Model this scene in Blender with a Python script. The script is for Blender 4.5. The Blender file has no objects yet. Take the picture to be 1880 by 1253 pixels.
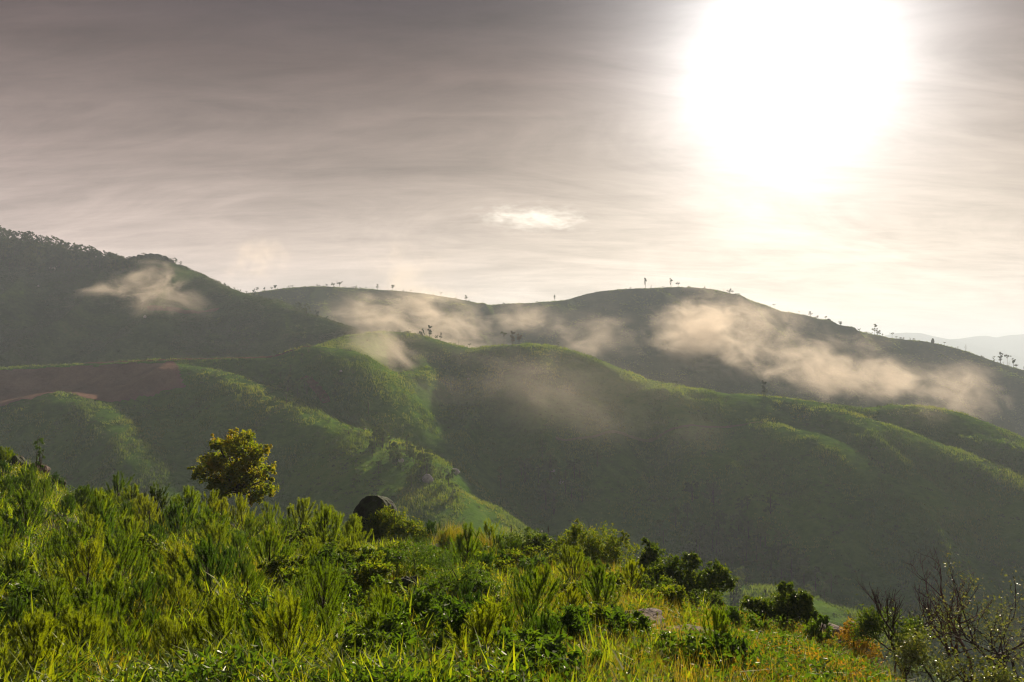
import bpy, math, random
import numpy as np

# ------------------------------------------------------------------ camera, sun, sky
sc = bpy.context.scene
COL = sc.collection
R = math.radians
F = 1880 * 28 / 36.0            # focal length in photograph pixels
cam_d = bpy.data.cameras.new("camera"); cam = bpy.data.objects.new("camera", cam_d); COL.objects.link(cam)
cam_d.lens = 28; cam_d.sensor_width = 36; cam_d.clip_start = 0.1; cam_d.clip_end = 30000
cam.location = (0, 0, 0); cam.rotation_euler = (R(90), 0, 0)
sc.camera = cam

SUN_EL, SUN_AZ = R(18.8), R(19.2)     # azimuth measured from +Y towards +X
SDIR = (math.sin(SUN_AZ) * math.cos(SUN_EL), math.cos(SUN_AZ) * math.cos(SUN_EL), math.sin(SUN_EL))
sun_d = bpy.data.lights.new("sun", 'SUN'); sun = bpy.data.objects.new("sun", sun_d); COL.objects.link(sun)
sun_d.energy = 5.0; sun_d.angle = R(0.6); sun_d.color = (1.0, 0.87, 0.69)
sun.rotation_euler = (R(90) - SUN_EL, 0, R(180) - SUN_AZ)
sun.location = (300, 800, 400)

sc.view_settings.view_transform = 'Standard'; sc.view_settings.look = 'None'
sc.view_settings.exposure = 1.12; sc.view_settings.gamma = 1.0; sc.view_settings.use_curve_mapping = False
cy = sc.cycles
cy.max_bounces = 6; cy.diffuse_bounces = 2; cy.glossy_bounces = 2; cy.transmission_bounces = 4
cy.volume_bounces = 1; cy.transparent_max_bounces = 12
cy.sample_clamp_indirect = 2.0; cy.sample_clamp_direct = 0.0
cy.use_denoising = True; cy.use_adaptive_sampling = True; cy.adaptive_threshold = 0.01
cy.volume_max_steps = 256
cy.pixel_filter_type = 'BLACKMAN_HARRIS'; cy.filter_width = 1.1

class NB:
    """small node-graph builder"""
    def __init__(s, nt): s.nt = nt
    def n(s, t, **kw):
        nd = s.nt.nodes.new(t)
        for k, v in kw.items(): setattr(nd, k, v)
        return nd
    def put(s, sock, v):
        if isinstance(v, bpy.types.NodeSocket): s.nt.links.new(v, sock)
        elif v is not None: sock.default_value = v
    def m(s, op, a, b=None, c=None, clamp=False):
        nd = s.n('ShaderNodeMath', operation=op); nd.use_clamp = clamp
        s.put(nd.inputs[0], a)
        if b is not None: s.put(nd.inputs[1], b)
        if c is not None: s.put(nd.inputs[2], c)
        return nd.outputs[0]
    def vm(s, op, a, b=None, out=0):
        nd = s.n('ShaderNodeVectorMath', operation=op); s.put(nd.inputs[0], a)
        if b is not None:
            s.put(nd.inputs[3 if op == 'SCALE' else 1], b)
        return nd.outputs[out]
    def ramp(s, fac, stops, interp='LINEAR'):
        nd = s.n('ShaderNodeValToRGB'); nd.color_ramp.interpolation = interp
        el = nd.color_ramp.elements
        while len(el) < len(stops): el.new(0.5)
        for e, (p, c) in zip(el, stops):
            e.position = p; e.color = (c[0], c[1], c[2], 1) if not isinstance(c, (int, float)) else (c, c, c, 1)
        s.put(nd.inputs[0], fac); return nd.outputs[0]
    def mix(s, f, a, b, blend='MIX'):
        nd = s.n('ShaderNodeMix', data_type='RGBA', blend_type=blend)
        s.put(nd.inputs[0], f)
        for i, v in ((6, a), (7, b)):
            if isinstance(v, tuple) and len(v) == 3: v = (*v, 1)
            s.put(nd.inputs[i], v)
        return nd.outputs[2]
    def noise(s, vec, scale, detail=4, rough=0.55, dist=0.0):
        nd = s.n('ShaderNodeTexNoise'); s.put(nd.inputs['Vector'], vec)
        nd.inputs['Scale'].default_value = scale; nd.inputs['Detail'].default_value = detail
        nd.inputs['Roughness'].default_value = rough; nd.inputs['Distortion'].default_value = dist
        return nd.outputs[0]
    def mapr(s, v, a, b, c=0.0, d=1.0, typ='LINEAR'):
        nd = s.n('ShaderNodeMapRange', interpolation_type=typ); s.put(nd.inputs[0], v)
        for i, q in enumerate((a, b, c, d)): nd.inputs[1 + i].default_value = q
        return nd.outputs[0]

def build_world():
    w = bpy.data.worlds.new("World"); sc.world = w; w.use_nodes = True
    nt = w.node_tree; nt.nodes.clear(); g = NB(nt)
    out = g.n('ShaderNodeOutputWorld')
    sky = g.n('ShaderNodeTexSky', sky_type='NISHITA')
    sky.sun_disc = False; sky.sun_elevation = SUN_EL; sky.sun_rotation = SUN_AZ
    sky.dust_density = 3.0; sky.altitude = 900
    bg1 = g.n('ShaderNodeBackground'); g.put(bg1.inputs[0], sky.outputs[0]); bg1.inputs[1].default_value = 0.05
    d = g.n('ShaderNodeTexCoord').outputs['Generated']
    d = g.vm('NORMALIZE', d)
    sep = g.n('ShaderNodeSeparateXYZ'); g.put(sep.inputs[0], d)
    z = sep.outputs[2]
    el = g.m('MULTIPLY', g.m('ARCSINE', z), 180 / math.pi)
    dot = g.vm('DOT_PRODUCT', d, SDIR, out=1)
    th = g.m('MULTIPLY', g.m('ARCCOSINE', g.m('MINIMUM', dot, 0.99999)), 180 / math.pi)
    # thin high veil of cirrostratus, its brightness by height in the sky and by distance from the sun
    veil = g.ramp(g.mapr(el, -5, 60), [(0.0, (.80, .73, .67)), (0.09, (.86, .77, .69)), (0.17, (.68, .58, .50)), (0.26, (.35, .285, .245)),
                                       (0.36, (.148, .108, .098)), (0.44, (.056, .041, .050)), (0.6, (.13, .12, .15)), (1.0, (.16, .17, .22))])
    # cloud layer coordinates: direction projected onto a plane
    zz = g.m('ADD', g.m('MAXIMUM', z, 0.0), 0.10)
    p = g.vm('SCALE', d, g.m('DIVIDE', 1.0, zz))
    mp = g.n('ShaderNodeMapping'); g.put(mp.inputs[0], p)
    mp.inputs['Rotation'].default_value = (0, 0, R(24)); mp.inputs['Scale'].default_value = (0.42, 1.25, 1)
    n1 = g.noise(mp.outputs[0], 0.9, 10, 0.66, 1.3)
    n2 = g.noise(mp.outputs[0], 5.0, 9, 0.7, 0.8)
    p3 = g.vm('SCALE', d, g.m('DIVIDE', 1.0, g.m('ADD', g.m('MAXIMUM', z, 0.0), 0.45)))
    mp3 = g.n('ShaderNodeMapping'); g.put(mp3.inputs[0], p3); mp3.inputs['Rotation'].default_value = (0, 0, R(28)); mp3.inputs['Scale'].default_value = (1.2, 4.2, 3)
    n4 = g.noise(mp3.outputs[0], 1.5, 10, 0.68, 1.6)
    st = g.m('ADD', g.m('ADD', g.m('MULTIPLY', g.m('SUBTRACT', n1, 0.5), 0.60), g.m('MULTIPLY', g.m('SUBTRACT', n4, 0.5), 1.05)), g.m('MULTIPLY', g.m('SUBTRACT', n2, 0.5), 0.55))
    stf = g.m('ADD', 1.0, st)
    near = g.m('EXPONENT', g.m('MULTIPLY', th, -1 / 17.0))
    bright = g.m('MULTIPLY', stf, g.m('ADD', 0.80, g.m('MULTIPLY', near, .75)))
    c = g.vm('SCALE', veil, bright)
    # purple tint far from the sun, warm brown close to it
    tint = g.mix(g.mapr(th, 15, 50), (1.01, .99, .93), (1.01, .925, .95))
    c = g.vm('MULTIPLY', c, tint)
    low = g.mapr(el, 24, 6, 0.25, 1.05)
    core = g.m('MULTIPLY', g.m('EXPONENT', g.m('MULTIPLY', g.m('POWER', g.m('DIVIDE', th, 6.2), 1.5), -1.0)), 2.3)
    aur = g.m('MULTIPLY', g.m('EXPONENT', g.m('MULTIPLY', g.m('POWER', g.m('DIVIDE', th, 12.5), 1.6), -1.0)), 0.34)
    glow = g.m('MULTIPLY', g.m('ADD', core, g.m('MULTIPLY', aur, low)), g.m('ADD', 0.85, g.m('MULTIPLY', st, 0.4)))
    cg = g.vm('SCALE', (1.0, .985, .97), glow)
    c = g.vm('ADD', c, cg)
    # faint cumulus tops over the ridge
    n3 = g.noise(d, 9.0, 6, 0.6, 0.2)
    band = g.m('MULTIPLY', g.mapr(el, 1.0, 3.5, 0, 1, 'SMOOTHSTEP'), g.mapr(el, 9.0, 4.5, 0, 1, 'SMOOTHSTEP'))
    c = g.mix(g.m('MULTIPLY', g.m('MULTIPLY', g.mapr(n3, 0.5, 0.72, 0, 1, 'SMOOTHSTEP'), band), 0.35), c, g.vm('SCALE', c, 1.35))
    bg2 = g.n('ShaderNodeBackground'); g.put(bg2.inputs[0], c); bg2.inputs[1].default_value = 0.50
    mx = g.n('ShaderNodeMixShader'); mx.inputs[0].default_value = 0.97
    g.put(mx.inputs[1], bg1.outputs[0]); g.put(mx.inputs[2], bg2.outputs[0])
    g.put(out.inputs[0], mx.outputs[0])
    w.cycles.sampling_method = 'MANUAL'; w.cycles.sample_map_resolution = 1024
build_world()

# ------------------------------------------------------------------ helpers
rng = np.random.default_rng(7)
random.seed(7)

def tag(o, label=None, cat=None, group=None, kind=None):
    if label: o['label'] = label
    if cat: o['category'] = cat
    if group: o['group'] = group
    if kind: o['kind'] = kind
    return o

def mesh_np(name, verts, polys, mat, smooth=False, matidx=None):
    """polys: list of int arrays (n,3) or (n,4)"""
    me = bpy.data.meshes.new(name)
    verts = np.ascontiguousarray(verts, dtype=np.float32)
    polys = [np.asarray(p, dtype=np.int32) for p in polys if len(p)]
    loops = np.concatenate([p.ravel() for p in polys])
    tot = np.concatenate([np.full(len(p), p.shape[1], np.int32) for p in polys])
    start = np.concatenate(([0], np.cumsum(tot)[:-1])).astype(np.int32)
    me.vertices.add(len(verts)); me.vertices.foreach_set('co', verts.ravel())
    me.loops.add(len(loops)); me.loops.foreach_set('vertex_index', loops)
    me.polygons.add(len(tot)); me.polygons.foreach_set('loop_start', start); me.polygons.foreach_set('loop_total', tot)
    me.polygons.foreach_set('use_smooth', np.full(len(tot), smooth, bool))
    for m in (mat if isinstance(mat, (list, tuple)) else [mat]): me.materials.append(m)
    if matidx is not None: me.polygons.foreach_set('material_index', matidx.astype(np.int32))
    me.update(calc_edges=True)
    return me

def link(name, me, parent=None, loc=None):
    o = bpy.data.objects.new(name, me); COL.objects.link(o)
    if parent is not None: o.parent = parent
    if loc is not None: o.location = loc
    return o

def empty(name, loc, rz=0, s=1.0):
    o = bpy.data.objects.new(name, None); COL.objects.link(o)
    o.location = loc; o.rotation_euler = (0, 0, rz); o.scale = (s, s, s); o.empty_display_size = 0.3
    return o

def copy_tree(o, parent=None):
    c = o.copy(); COL.objects.link(c); c.parent = parent
    for ch in CH.get(o.name, []):
        copy_tree(ch, c)
    return c
CH = {}
def part(name, me, parent):
    o = link(name, me, parent); CH.setdefault(parent.name, []).append(o); return o

# ---- value noise (numpy)
_perm = np.random.default_rng(3).integers(0, 2**31, 65536)
def _h(ix, iy, seed):
    k = (ix * 374761393 + iy * 668265263 + seed * 1442695041) & 0x7fffffff
    k = (k ^ (k >> 13)) * 1274126177 & 0x7fffffff
    return (_perm[(k ^ (k >> 16)) & 65535] / 2**31) * 2 - 1
def vnoise(x, y, seed=0):
    xi = np.floor(x).astype(np.int64); yi = np.floor(y).astype(np.int64)
    fx = x - xi; fy = y - yi; fx = fx * fx * fx * (fx * (fx * 6 - 15) + 10); fy = fy * fy * fy * (fy * (fy * 6 - 15) + 10)
    a = _h(xi, yi, seed); b = _h(xi + 1, yi, seed); c = _h(xi, yi + 1, seed); d = _h(xi + 1, yi + 1, seed)
    return (a + (b - a) * fx) * (1 - fy) + (c + (d - c) * fx) * fy
def fbm(x, y, oct=4, seed=0, gain=0.5):
    s = 0; a = 1; t = 0
    for i in range(oct):
        s = s + a * vnoise(x, y, seed + i * 17); t += a; a *= gain; x = x * 2.03 + 11.3; y = y * 2.03 + 5.7
    return s / t

# ------------------------------------------------------------------ the terrain as real ridges (photo pixel x, y, distance in m)
def P(px, py, D): return np.array([(px - 940) / F * D, D, -(py - 626.5) / F * D])
RIDGES = {
 'back': [(-200,560,800),(300,560,800),(480,537,830),(540,529,850),(590,527,860),(650,530,870),(700,533,880),(760,538,890),(830,549,900),(890,560,915),(940,558,925),(990,556,930),(1060,549,920),(1100,537,910),(1130,533,900),(1180,530,900),(1280,529,900),(1340,546,890),(1400,568,880),(1450,576,870),(1500,594,860),(1560,608,850),(1600,617,845),(1650,623,840),(1680,626,835),(1712,633,830),(1760,651,820),(1800,663,815),(1850,678,805),(1880,684,800),(1980,720,780),(2200,800,760)],
 'mount': [(-700,370,700),(-300,385,660),(-100,405,645),(0,436,640),(60,446,640),(130,462,640),(200,484,640),(232,494,640),(246,494,640),(256,479,638),(272,475,637),(292,478,635),(304,491,634),(318,502,632),(345,506,628),(375,513,620),(400,526,610),(440,540,600),(480,550,590),(520,566,580),(560,578,570),(600,592,560),(640,606,550),(690,630,540),(760,680,520)],
 'mid': [(600,640,450),(640,622,480),(690,611,510),(735,611,520),(800,629,512),(850,640,506),(880,639,503),(930,634,500),(990,634,495),(1030,646,490),(1060,659,486),(1100,679,480),(1180,699,470),(1250,712,460),(1330,723,450),(1400,728,445),(1470,736,440),(1540,746,432),(1600,750,430),(1650,745,428),(1700,749,420),(1740,766,413),(1800,799,402),(1880,833,390),(2000,890,375),(2200,990,350)],
 'midspur': [(1470,738,438),(1540,757,415),(1620,786,390),(1700,817,370),(1780,856,350),(1880,903,330),(2050,985,310)],
 'lowspur': [(1300,768,425),(1360,766,420),(1430,785,400),(1490,802,385),(1560,850,360),(1640,910,335)],
 'track': [(-500,700,380),(-200,688,400),(0,676,420),(160,668,425),(320,660,427),(480,657,432),(530,648,437),(570,636,440),(610,640,440)],
 'spur_b': [(-300,745,350),(-100,742,372),(0,752,376),(60,736,378),(110,722,377),(160,741,362),(200,772,345),(250,832,315),(300,884,295),(380,950,265)],
 'spur_a': [(330,668,420),(400,685,402),(470,716,380),(560,762,352),(640,808,327),(720,872,300),(800,938,272),(900,1005,245)],
 'spur_c': [(610,640,440),(640,656,424),(660,720,400),(680,806,376),(740,890,360),(790,930,350)],
 'spur_d': [(1080,800,420),(1110,880,375),(1150,930,352),(1200,985,332),(1260,1050,300)],
 'spur_e': [(1330,1076,288),(1400,1080,273),(1450,1096,259),(1520,1136,243),(1600,1198,227),(1720,1295,207)],
}
SLOPE = {'back': .50, 'mount': .50, 'mid': .60, 'midspur': .58, 'lowspur': .58, 'track': .62, 'spur_b': .56, 'spur_a': .56, 'spur_c': .60, 'spur_d': .60, 'spur_e': .56}
ROUND = {'back': 26, 'mount': 12, 'mid': 30, 'midspur': 26, 'lowspur': 34, 'track': 9, 'spur_b': 30, 'spur_a': 30, 'spur_c': 22, 'spur_d': 26, 'spur_e': 20}
def resample(pts, step):
    p = np.array([P(*q) for q in pts]); out = []
    # Catmull-Rom
    q = np.vstack([2 * p[0] - p[1], p, 2 * p[-1] - p[-2]])
    for i in range(1, len(q) - 2):
        n = max(2, int(np.linalg.norm(q[i + 1] - q[i]) / step))
        t = np.linspace(0, 1, n, endpoint=False)[:, None]
        out.append(0.5 * (2 * q[i] + (q[i + 1] - q[i - 1]) * t + (2 * q[i - 1] - 5 * q[i] + 4 * q[i + 1] - q[i + 2]) * t**2 + (3 * q[i] - q[i - 1] - 3 * q[i + 1] + q[i + 2]) * t**3))
    out.append(q[-2][None]); return np.vstack(out)
RS = {k: resample(v, 6.0) for k, v in RIDGES.items()}

EDGE = np.array([(-700,700,50),(-300,790,48),(-60,835,47),(0,846,46.5),(60,868,45),(110,900,43),(150,925,41),(210,942,41),(350,958,42),(520,975,42),(640,985,42),(760,1000,41),(860,1012,39),(960,1035,37),(1060,1052,35),(1150,1068,33),(1250,1108,30),(1330,1140,27.5),(1420,1168,25.5),(1500,1190,24),(1580,1228,22.5),(1650,1275,21),(1750,1340,18.5),(1880,1430,16),(2200,1600,13),(2800,1900,11)], float)
def fore(x, y):
    yy = np.maximum(y, 2.5)
    px = x / yy * F + 940
    D = np.interp(px, EDGE[:, 0], EDGE[:, 2]); T = -(np.interp(px, EDGE[:, 0], EDGE[:, 1]) - 626.5) / F
    ze = T * D
    lin13 = -1.7 + (ze + 1.7) * 13 / D
    z13 = np.minimum(-5.55, lin13)
    a = np.where(y < 13, -1.7 + (z13 + 1.7) * y / 13, z13 + (ze - z13) * (y - 13) / (D - 13))
    # a smooth roll-over past the brow
    over = np.maximum(y - D + 1.0, 0)
    drop = 0.70 * (np.sqrt(over**2 + 9) - 3)
    far = ze - (D and 0)if False else ze
    z = np.where(y < D, a, ze + (ze - z13) / (D - 13) * np.minimum(y - D, 2)) - drop
    z = z + 0.42 * fbm(x / 3.0, y / 3.0, 3, 5) * np.clip(y / 6, 0, 1) + 0.08 * fbm(x / .9, y / .9, 2, 9)
    return z
def ridge_h(k, x, y):
    s = SLOPE[k]; r = ROUND[k]; best = np.full(x.shape, -1e4)
    for q in RS[k]:
        d2 = (x - q[0])**2 + (y - q[1])**2
        best = np.maximum(best, q[2] - s * (np.sqrt(d2 + r * r) - r))
    return best
KEYS = list(RIDGES)
def height(x, y, labels=False, det=True):
    x = np.asarray(x, float); y = np.asarray(y, float)
    wx = x + 14 * fbm(x / 90, y / 90, 3, 21); wy = y + 14 * fbm(x / 90, y / 90, 3, 31)
    H = []; wv = []
    for k in KEYS:
        hs = ridge_h(k, x, y)
        hw = ridge_h(k, wx, wy)
        # near the crest the surveyed line, away from it the warped one
        t = np.clip((hs.max() * 0 + 1) * 0, 0, 1)
        H.append((hs, hw))
    hs = np.stack([a for a, b in H]); hw = np.stack([b for a, b in H])
    top = hs.max(0)
    K = 1.6
    sm = lambda A: A.max(0) + K * np.log(np.exp((A - A.max(0)) / K).sum(0)) * 0.8
    a = top; b = sm(hw)
    # how far below the nearest crest sample (in m of height)
    crest = CR(x, y)
    t = np.clip((crest - 4) / 30, 0, 1); t = t * t * (3 - 2 * t)
    z = a * (1 - t) + b * t
    if det:
        # spurs and gullies running down the slopes, then smaller relief
        g1 = 1 - np.abs(fbm(wx / 46, wy / 150, 2, 41)) * 2.2
        z = z + t * (9.0 * (g1 - 0.7) + 3.5 * fbm(x / 22, y / 34, 4, 51)) + (1.1 * fbm(x / 7, y / 7, 3, 61) + .45 * fbm(x / 2.6, y / 3.2, 2, 63)) * (0.35 + 0.65 * t)
    f = fore(x, np.minimum(y, 400))
    lab = np.argmax(hs, 0)
    if labels: 
        return np.maximum(np.maximum(z, f), -290), lab
    return np.maximum(np.maximum(z, f), -290)
ALLR = np.vstack([RS[k] for k in KEYS])
def CR(x, y):
    d = np.full(x.shape, 1e9)
    for q in ALLR: d = np.minimum(d, (x - q[0])**2 + (y - q[1])**2)
    return np.sqrt(d)

# tabulate the terrain once on a polar grid: u = x / y, v = ln y
NU, NV = 1150, 640
U = np.linspace(-0.95, 0.95, NU); Y = 56 * np.exp(np.linspace(0, math.log(1500 / 56), NV))
UU, YY = np.meshgrid(U, Y)           # rows = distance
import time; _t = time.time()
# crest distances and ridge heights on a coarser grid would blur the crests, so evaluate in full
ZZ, LAB = height(UU * YY, YY, labels=True)
print("terrain", time.time() - _t)
def th(x, y):
    """terrain height by lookup"""
    x = np.asarray(x, float); y = np.asarray(y, float)
    fu = np.clip((x / np.maximum(y, 1) - U[0]) / (U[1] - U[0]), 0, NU - 1.001)
    fv = np.clip(np.log(np.maximum(y, 57) / 56) / (math.log(1500 / 56) / (NV - 1)), 0, NV - 1.001)
    i = fv.astype(int); j = fu.astype(int); a = fv - i; b = fu - j
    zt = (ZZ[i, j] * (1 - b) + ZZ[i, j + 1] * b) * (1 - a) + (ZZ[i + 1, j] * (1 - b) + ZZ[i + 1, j + 1] * b) * a
    return np.where(y < 57, fore(x, y), zt)
def hit(px, py, d0=60, d1=1400):
    """first point of the hills met by the photo ray (px, py)"""
    d = np.exp(np.linspace(math.log(d0), math.log(d1), 1600)); u = (px - 940) / F; t = -(py - 626.5) / F
    below = th(u * d, d) >= t * d
    if not below.any(): return None
    D = d[np.argmax(below)]
    return np.array([u * D, D, float(th(np.array([u * D]), np.array([D]))[0])])
def fore_hit(px, py):
    d = np.linspace(9, 60, 1500); u = (px - 940) / F; t = -(py - 626.5) / F
    below = fore(u * d, d) >= t * d
    if not below.any(): return None
    D = d[np.argmax(below)]; return np.array([u * D, D, t * D])
def fore_at(px, D):
    u = (px - 940) / F
    return np.array([u * D, D, float(fore(np.array([u * D]), np.array([D]))[0])])
def crest_at(key, px):
    q = RS[key]; p = q[:, 0] / q[:, 1] * F + 940
    i = int(np.argmin(np.abs(p - px))); D = q[i, 1]; u = (px - 940) / F
    return np.array([u * D, D, float(th(np.array([u * D]), np.array([D]))[0])])

# ------------------------------------------------------------------ materials
def mat_new(name):
    m = bpy.data.materials.new(name); m.use_nodes = True; m.node_tree.nodes.clear()
    return m, NB(m.node_tree)
def leaf_mat(name, cols, trans=0.5, gloss=0.05, rough=0.45, rnd='island', tcol=None, noise_scale=None):
    """backlit foliage: diffuse + translucent + a thin gloss"""
    m, g = mat_new(name)
    out = g.n('ShaderNodeOutputMaterial')
    if rnd == 'island': r = g.n('ShaderNodeNewGeometry').outputs['Random Per Island']
    else: r = g.n('ShaderNodeObjectInfo').outputs['Random']
    if noise_scale:
        tc = g.n('ShaderNodeNewGeometry').outputs['Position']
        nz = g.mapr(g.noise(tc, noise_scale, 4, 0.6), 0.32, 0.68)
        r = g.m('ADD', g.m('MULTIPLY', r, 0.35), g.m('MULTIPLY', nz, 0.65), clamp=True)
    st = [(i / max(1, len(cols) - 1), c) for i, c in enumerate(cols)]
    c = g.ramp(r, st)
    df = g.n('ShaderNodeBsdfDiffuse'); g.put(df.inputs[0], c)
    tr = g.n('ShaderNodeBsdfTranslucent')
    g.put(tr.inputs[0], g.vm('MULTIPLY', c, tcol or (1.7, 1.55, 0.7)))
    mx = g.n('ShaderNodeMixShader'); mx.inputs[0].default_value = trans
    g.put(mx.inputs[1], df.outputs[0]); g.put(mx.inputs[2], tr.outputs[0])
    gl = g.n('ShaderNodeBsdfGlossy'); gl.inputs['Roughness'].default_value = rough; gl.inputs[0].default_value = (1, .97, .9, 1)
    m2 = g.n('ShaderNodeMixShader'); m2.inputs[0].default_value = gloss
    g.put(m2.inputs[1], mx.outputs[0]); g.put(m2.inputs[2], gl.outputs[0])
    g.put(out.inputs[0], m2.outputs[0]); return m
def solid_mat(name, cols, scale=3.0, rough=0.9, bump=0.3, bscale=12.0, bdist=0.05):
    m, g = mat_new(name); out = g.n('ShaderNodeOutputMaterial')
    tc = g.n('ShaderNodeNewGeometry').outputs['Position']
    n = g.mapr(g.noise(tc, scale, 7, 0.62), 0.3, 0.7)
    c = g.ramp(n, [(i / max(1, len(cols) - 1), k) for i, k in enumerate(cols)])
    b = g.n('ShaderNodeBsdfPrincipled'); g.put(b.inputs['Base Color'], c); b.inputs['Roughness'].default_value = rough
    b.inputs['Specular IOR Level'].default_value = 0.25
    bp = g.n('ShaderNodeBump'); bp.inputs['Strength'].default_value = bump; bp.inputs['Distance'].default_value = bdist
    g.put(bp.inputs['Height'], g.noise(tc, bscale, 8, 0.65)); g.put(b.inputs['Normal'], bp.outputs[0])
    g.put(out.inputs[0], b.outputs[0]); return m
def hill_mat(name, stops, scale=0.012, scale2=0.25):
    m, g = mat_new(name); out = g.n('ShaderNodeOutputMaterial')
    tc = g.n('ShaderNodeNewGeometry').outputs['Position']
    n = g.m('ADD', g.m('MULTIPLY', g.mapr(g.noise(tc, scale, 6, 0.6), 0.33, 0.67), 0.6), g.m('MULTIPLY', g.mapr(g.noise(tc, scale2, 6, 0.7), 0.3, 0.7), 0.4))
    c = g.ramp(n, stops)
    b = g.n('ShaderNodeBsdfDiffuse'); g.put(b.inputs[0], c)
    bp = g.n('ShaderNodeBump'); bp.inputs['Strength'].default_value = 1.0; bp.inputs['Distance'].default_value = 1.6
    g.put(bp.inputs['Height'], g.noise(tc, 0.45, 6, 0.7)); g.put(b.inputs['Normal'], bp.outputs[0])
    g.put(out.inputs[0], b.outputs[0]); return m

M = {}
M['hill'] = hill_mat('hill_turf', [(0, (.020, .045, .008)), (.35, (.048, .100, .012)), (.65, (.080, .145, .018)), (1, (.13, .17, .03))])
M['mount'] = hill_mat('mountain_scrub', [(0, (.014, .024, .007)), (.4, (.030, .055, .010)), (.7, (.055, .085, .016)), (1, (.09, .075, .035))], 0.03, 0.4)
M['back'] = hill_mat('ridge_turf', [(0, (.020, .035, .013)), (.4, (.035, .055, .016)), (1, (.07, .085, .028))], 0.012, 0.2)
M['field'] = hill_mat('ploughed_soil', [(0, (.090, .052, .038)), (.5, (.15, .088, .064)), (1, (.20, .125, .09))], 0.08, 0.9)
M['track'] = hill_mat('track_soil', [(0, (.045, .035, .016)), (.5, (.09, .05, .03)), (1, (.15, .085, .05))], 0.2, 1.2)
M['trail'] = hill_mat('trail_soil', [(0, (.07, .09, .025)), (1, (.13, .12, .06))], 0.2, 1.2)
M['far'] = hill_mat('far_hills', [(0, (.03, .05, .03)), (1, (.07, .08, .05))], 0.002, 0.02)
M['fground'] = solid_mat('undergrowth_soil', [(.012, .014, .006), (.03, .035, .012), (.05, .045, .02)], 1.2, 1.0, .6, 8, .1)
M['rock'] = solid_mat('granite', [(.035, .024, .018), (.085, .055, .042), (.15, .10, .078), (.05, .042, .030)], 2.6, .9, 1.0, 14, .08)
M['darkrock'] = solid_mat('mossy_rock', [(.014, .014, .009), (.032, .032, .018), (.04, .055, .016), (.07, .065, .05)], 2.2, .95, 1.0, 10, .09)
M['palerock'] = solid_mat('pale_rock', [(.16, .14, .13), (.34, .31, .28), (.45, .40, .36)], .35, .9, .8, 1.0, .6)
M['bark'] = solid_mat('bark', [(.025, .018, .012), (.06, .045, .03), (.09, .07, .05)], 9, .95, .7, 30, .02)
M['redbark'] = solid_mat('dead_wood', [(.05, .026, .016), (.10, .055, .035)], 12, .9, .4, 40, .01)
M['pine'] = leaf_mat('pine_needles', [(.026, .064, .007), (.070, .125, .009), (.125, .165, .011)], .52, .02, .5, 'object', (2.8, 2.3, .4))
M['pine_dark'] = leaf_mat('pine_needles_dark', [(.018, .050, .010), (.030, .070, .010), (.045, .085, .010)], .52, .02, .5, 'object', (2.3, 2.0, .45))
M['grass'] = leaf_mat('tall_grass', [(.050, .090, .008), (.095, .135, .010), (.14, .165, .014), (.20, .17, .035)], .55, .02, .45, 'island', (2.7, 2.15, .4), 0.35)
M['yellow'] = leaf_mat('dry_grass', [(.08, .105, .010), (.13, .145, .014), (.19, .165, .025), (.24, .16, .045)], .55, .03, .42, 'island', (2.2, 1.8, .45), 0.5)
M['broad'] = leaf_mat('broad_grass', [(.055, .105, .008), (.105, .155, .010), (.16, .19, .014)], .60, .02, .5, 'island', (2.6, 2.15, .4), 0.5)
M['weed'] = leaf_mat('weed_leaves', [(.020, .050, .007), (.045, .090, .009), (.080, .12, .012)], .5, .03, .45, 'island', (2.2, 2.0, .5), 0.5)
M['golden'] = leaf_mat('golden_leaves', [(.06, .075, .010), (.12, .11, .013), (.20, .13, .02), (.09, .11, .012)], .5, .03, .5, 'island', (2.2, 1.7, .4), 1.2)
M['bush'] = leaf_mat('bush_leaves', [(.022, .050, .007), (.045, .080, .009), (.080, .11, .011)], .48, .03, .45, 'island', (2.0, 1.8, .5))
M['bushy'] = leaf_mat('feathery_leaves', [(.045, .080, .008), (.080, .12, .010), (.13, .145, .016)], .5, .02, .5, 'island', (2.2, 2.0, .5))
M['hero'] = leaf_mat('tree_leaves_bronze', [(.040, .080, .007), (.085, .13, .009), (.15, .155, .014), (.22, .14, .018)], .58, .02, .5, 'island', (2.5, 2.1, .4), 0.9)
M['shiny'] = leaf_mat('glossy_leaves', [(.035, .06, .010), (.065, .09, .014), (.11, .125, .035)], .48, .06, .4, 'island', (2.1, 1.8, .6))
M['ftree'] = leaf_mat('forest_leaves', [(.014, .026, .007), (.028, .044, .009), (.052, .064, .014)], .35, .02, .5, 'object')
M['gtree'] = leaf_mat('gully_leaves', [(.034, .062, .010), (.052, .085, .013), (.075, .105, .02)], .4, .02, .5, 'object')
M['fred'] = leaf_mat('forest_leaves_reddish', [(.055, .045, .02), (.075, .055, .028)], .35, .03, .5, 'object')
M['hgrass'] = leaf_mat('slope_grass', [(.022, .045, .006), (.070, .115, .011), (.14, .155, .018)], .5, .02, .5, 'island', (1.9, 1.7, .5), 0.03)
M['scrub'] = leaf_mat('slope_scrub', [(.016, .030, .008), (.030, .048, .012), (.055, .065, .018)], .4, .03, .5, 'island', None, 0.05)

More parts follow.
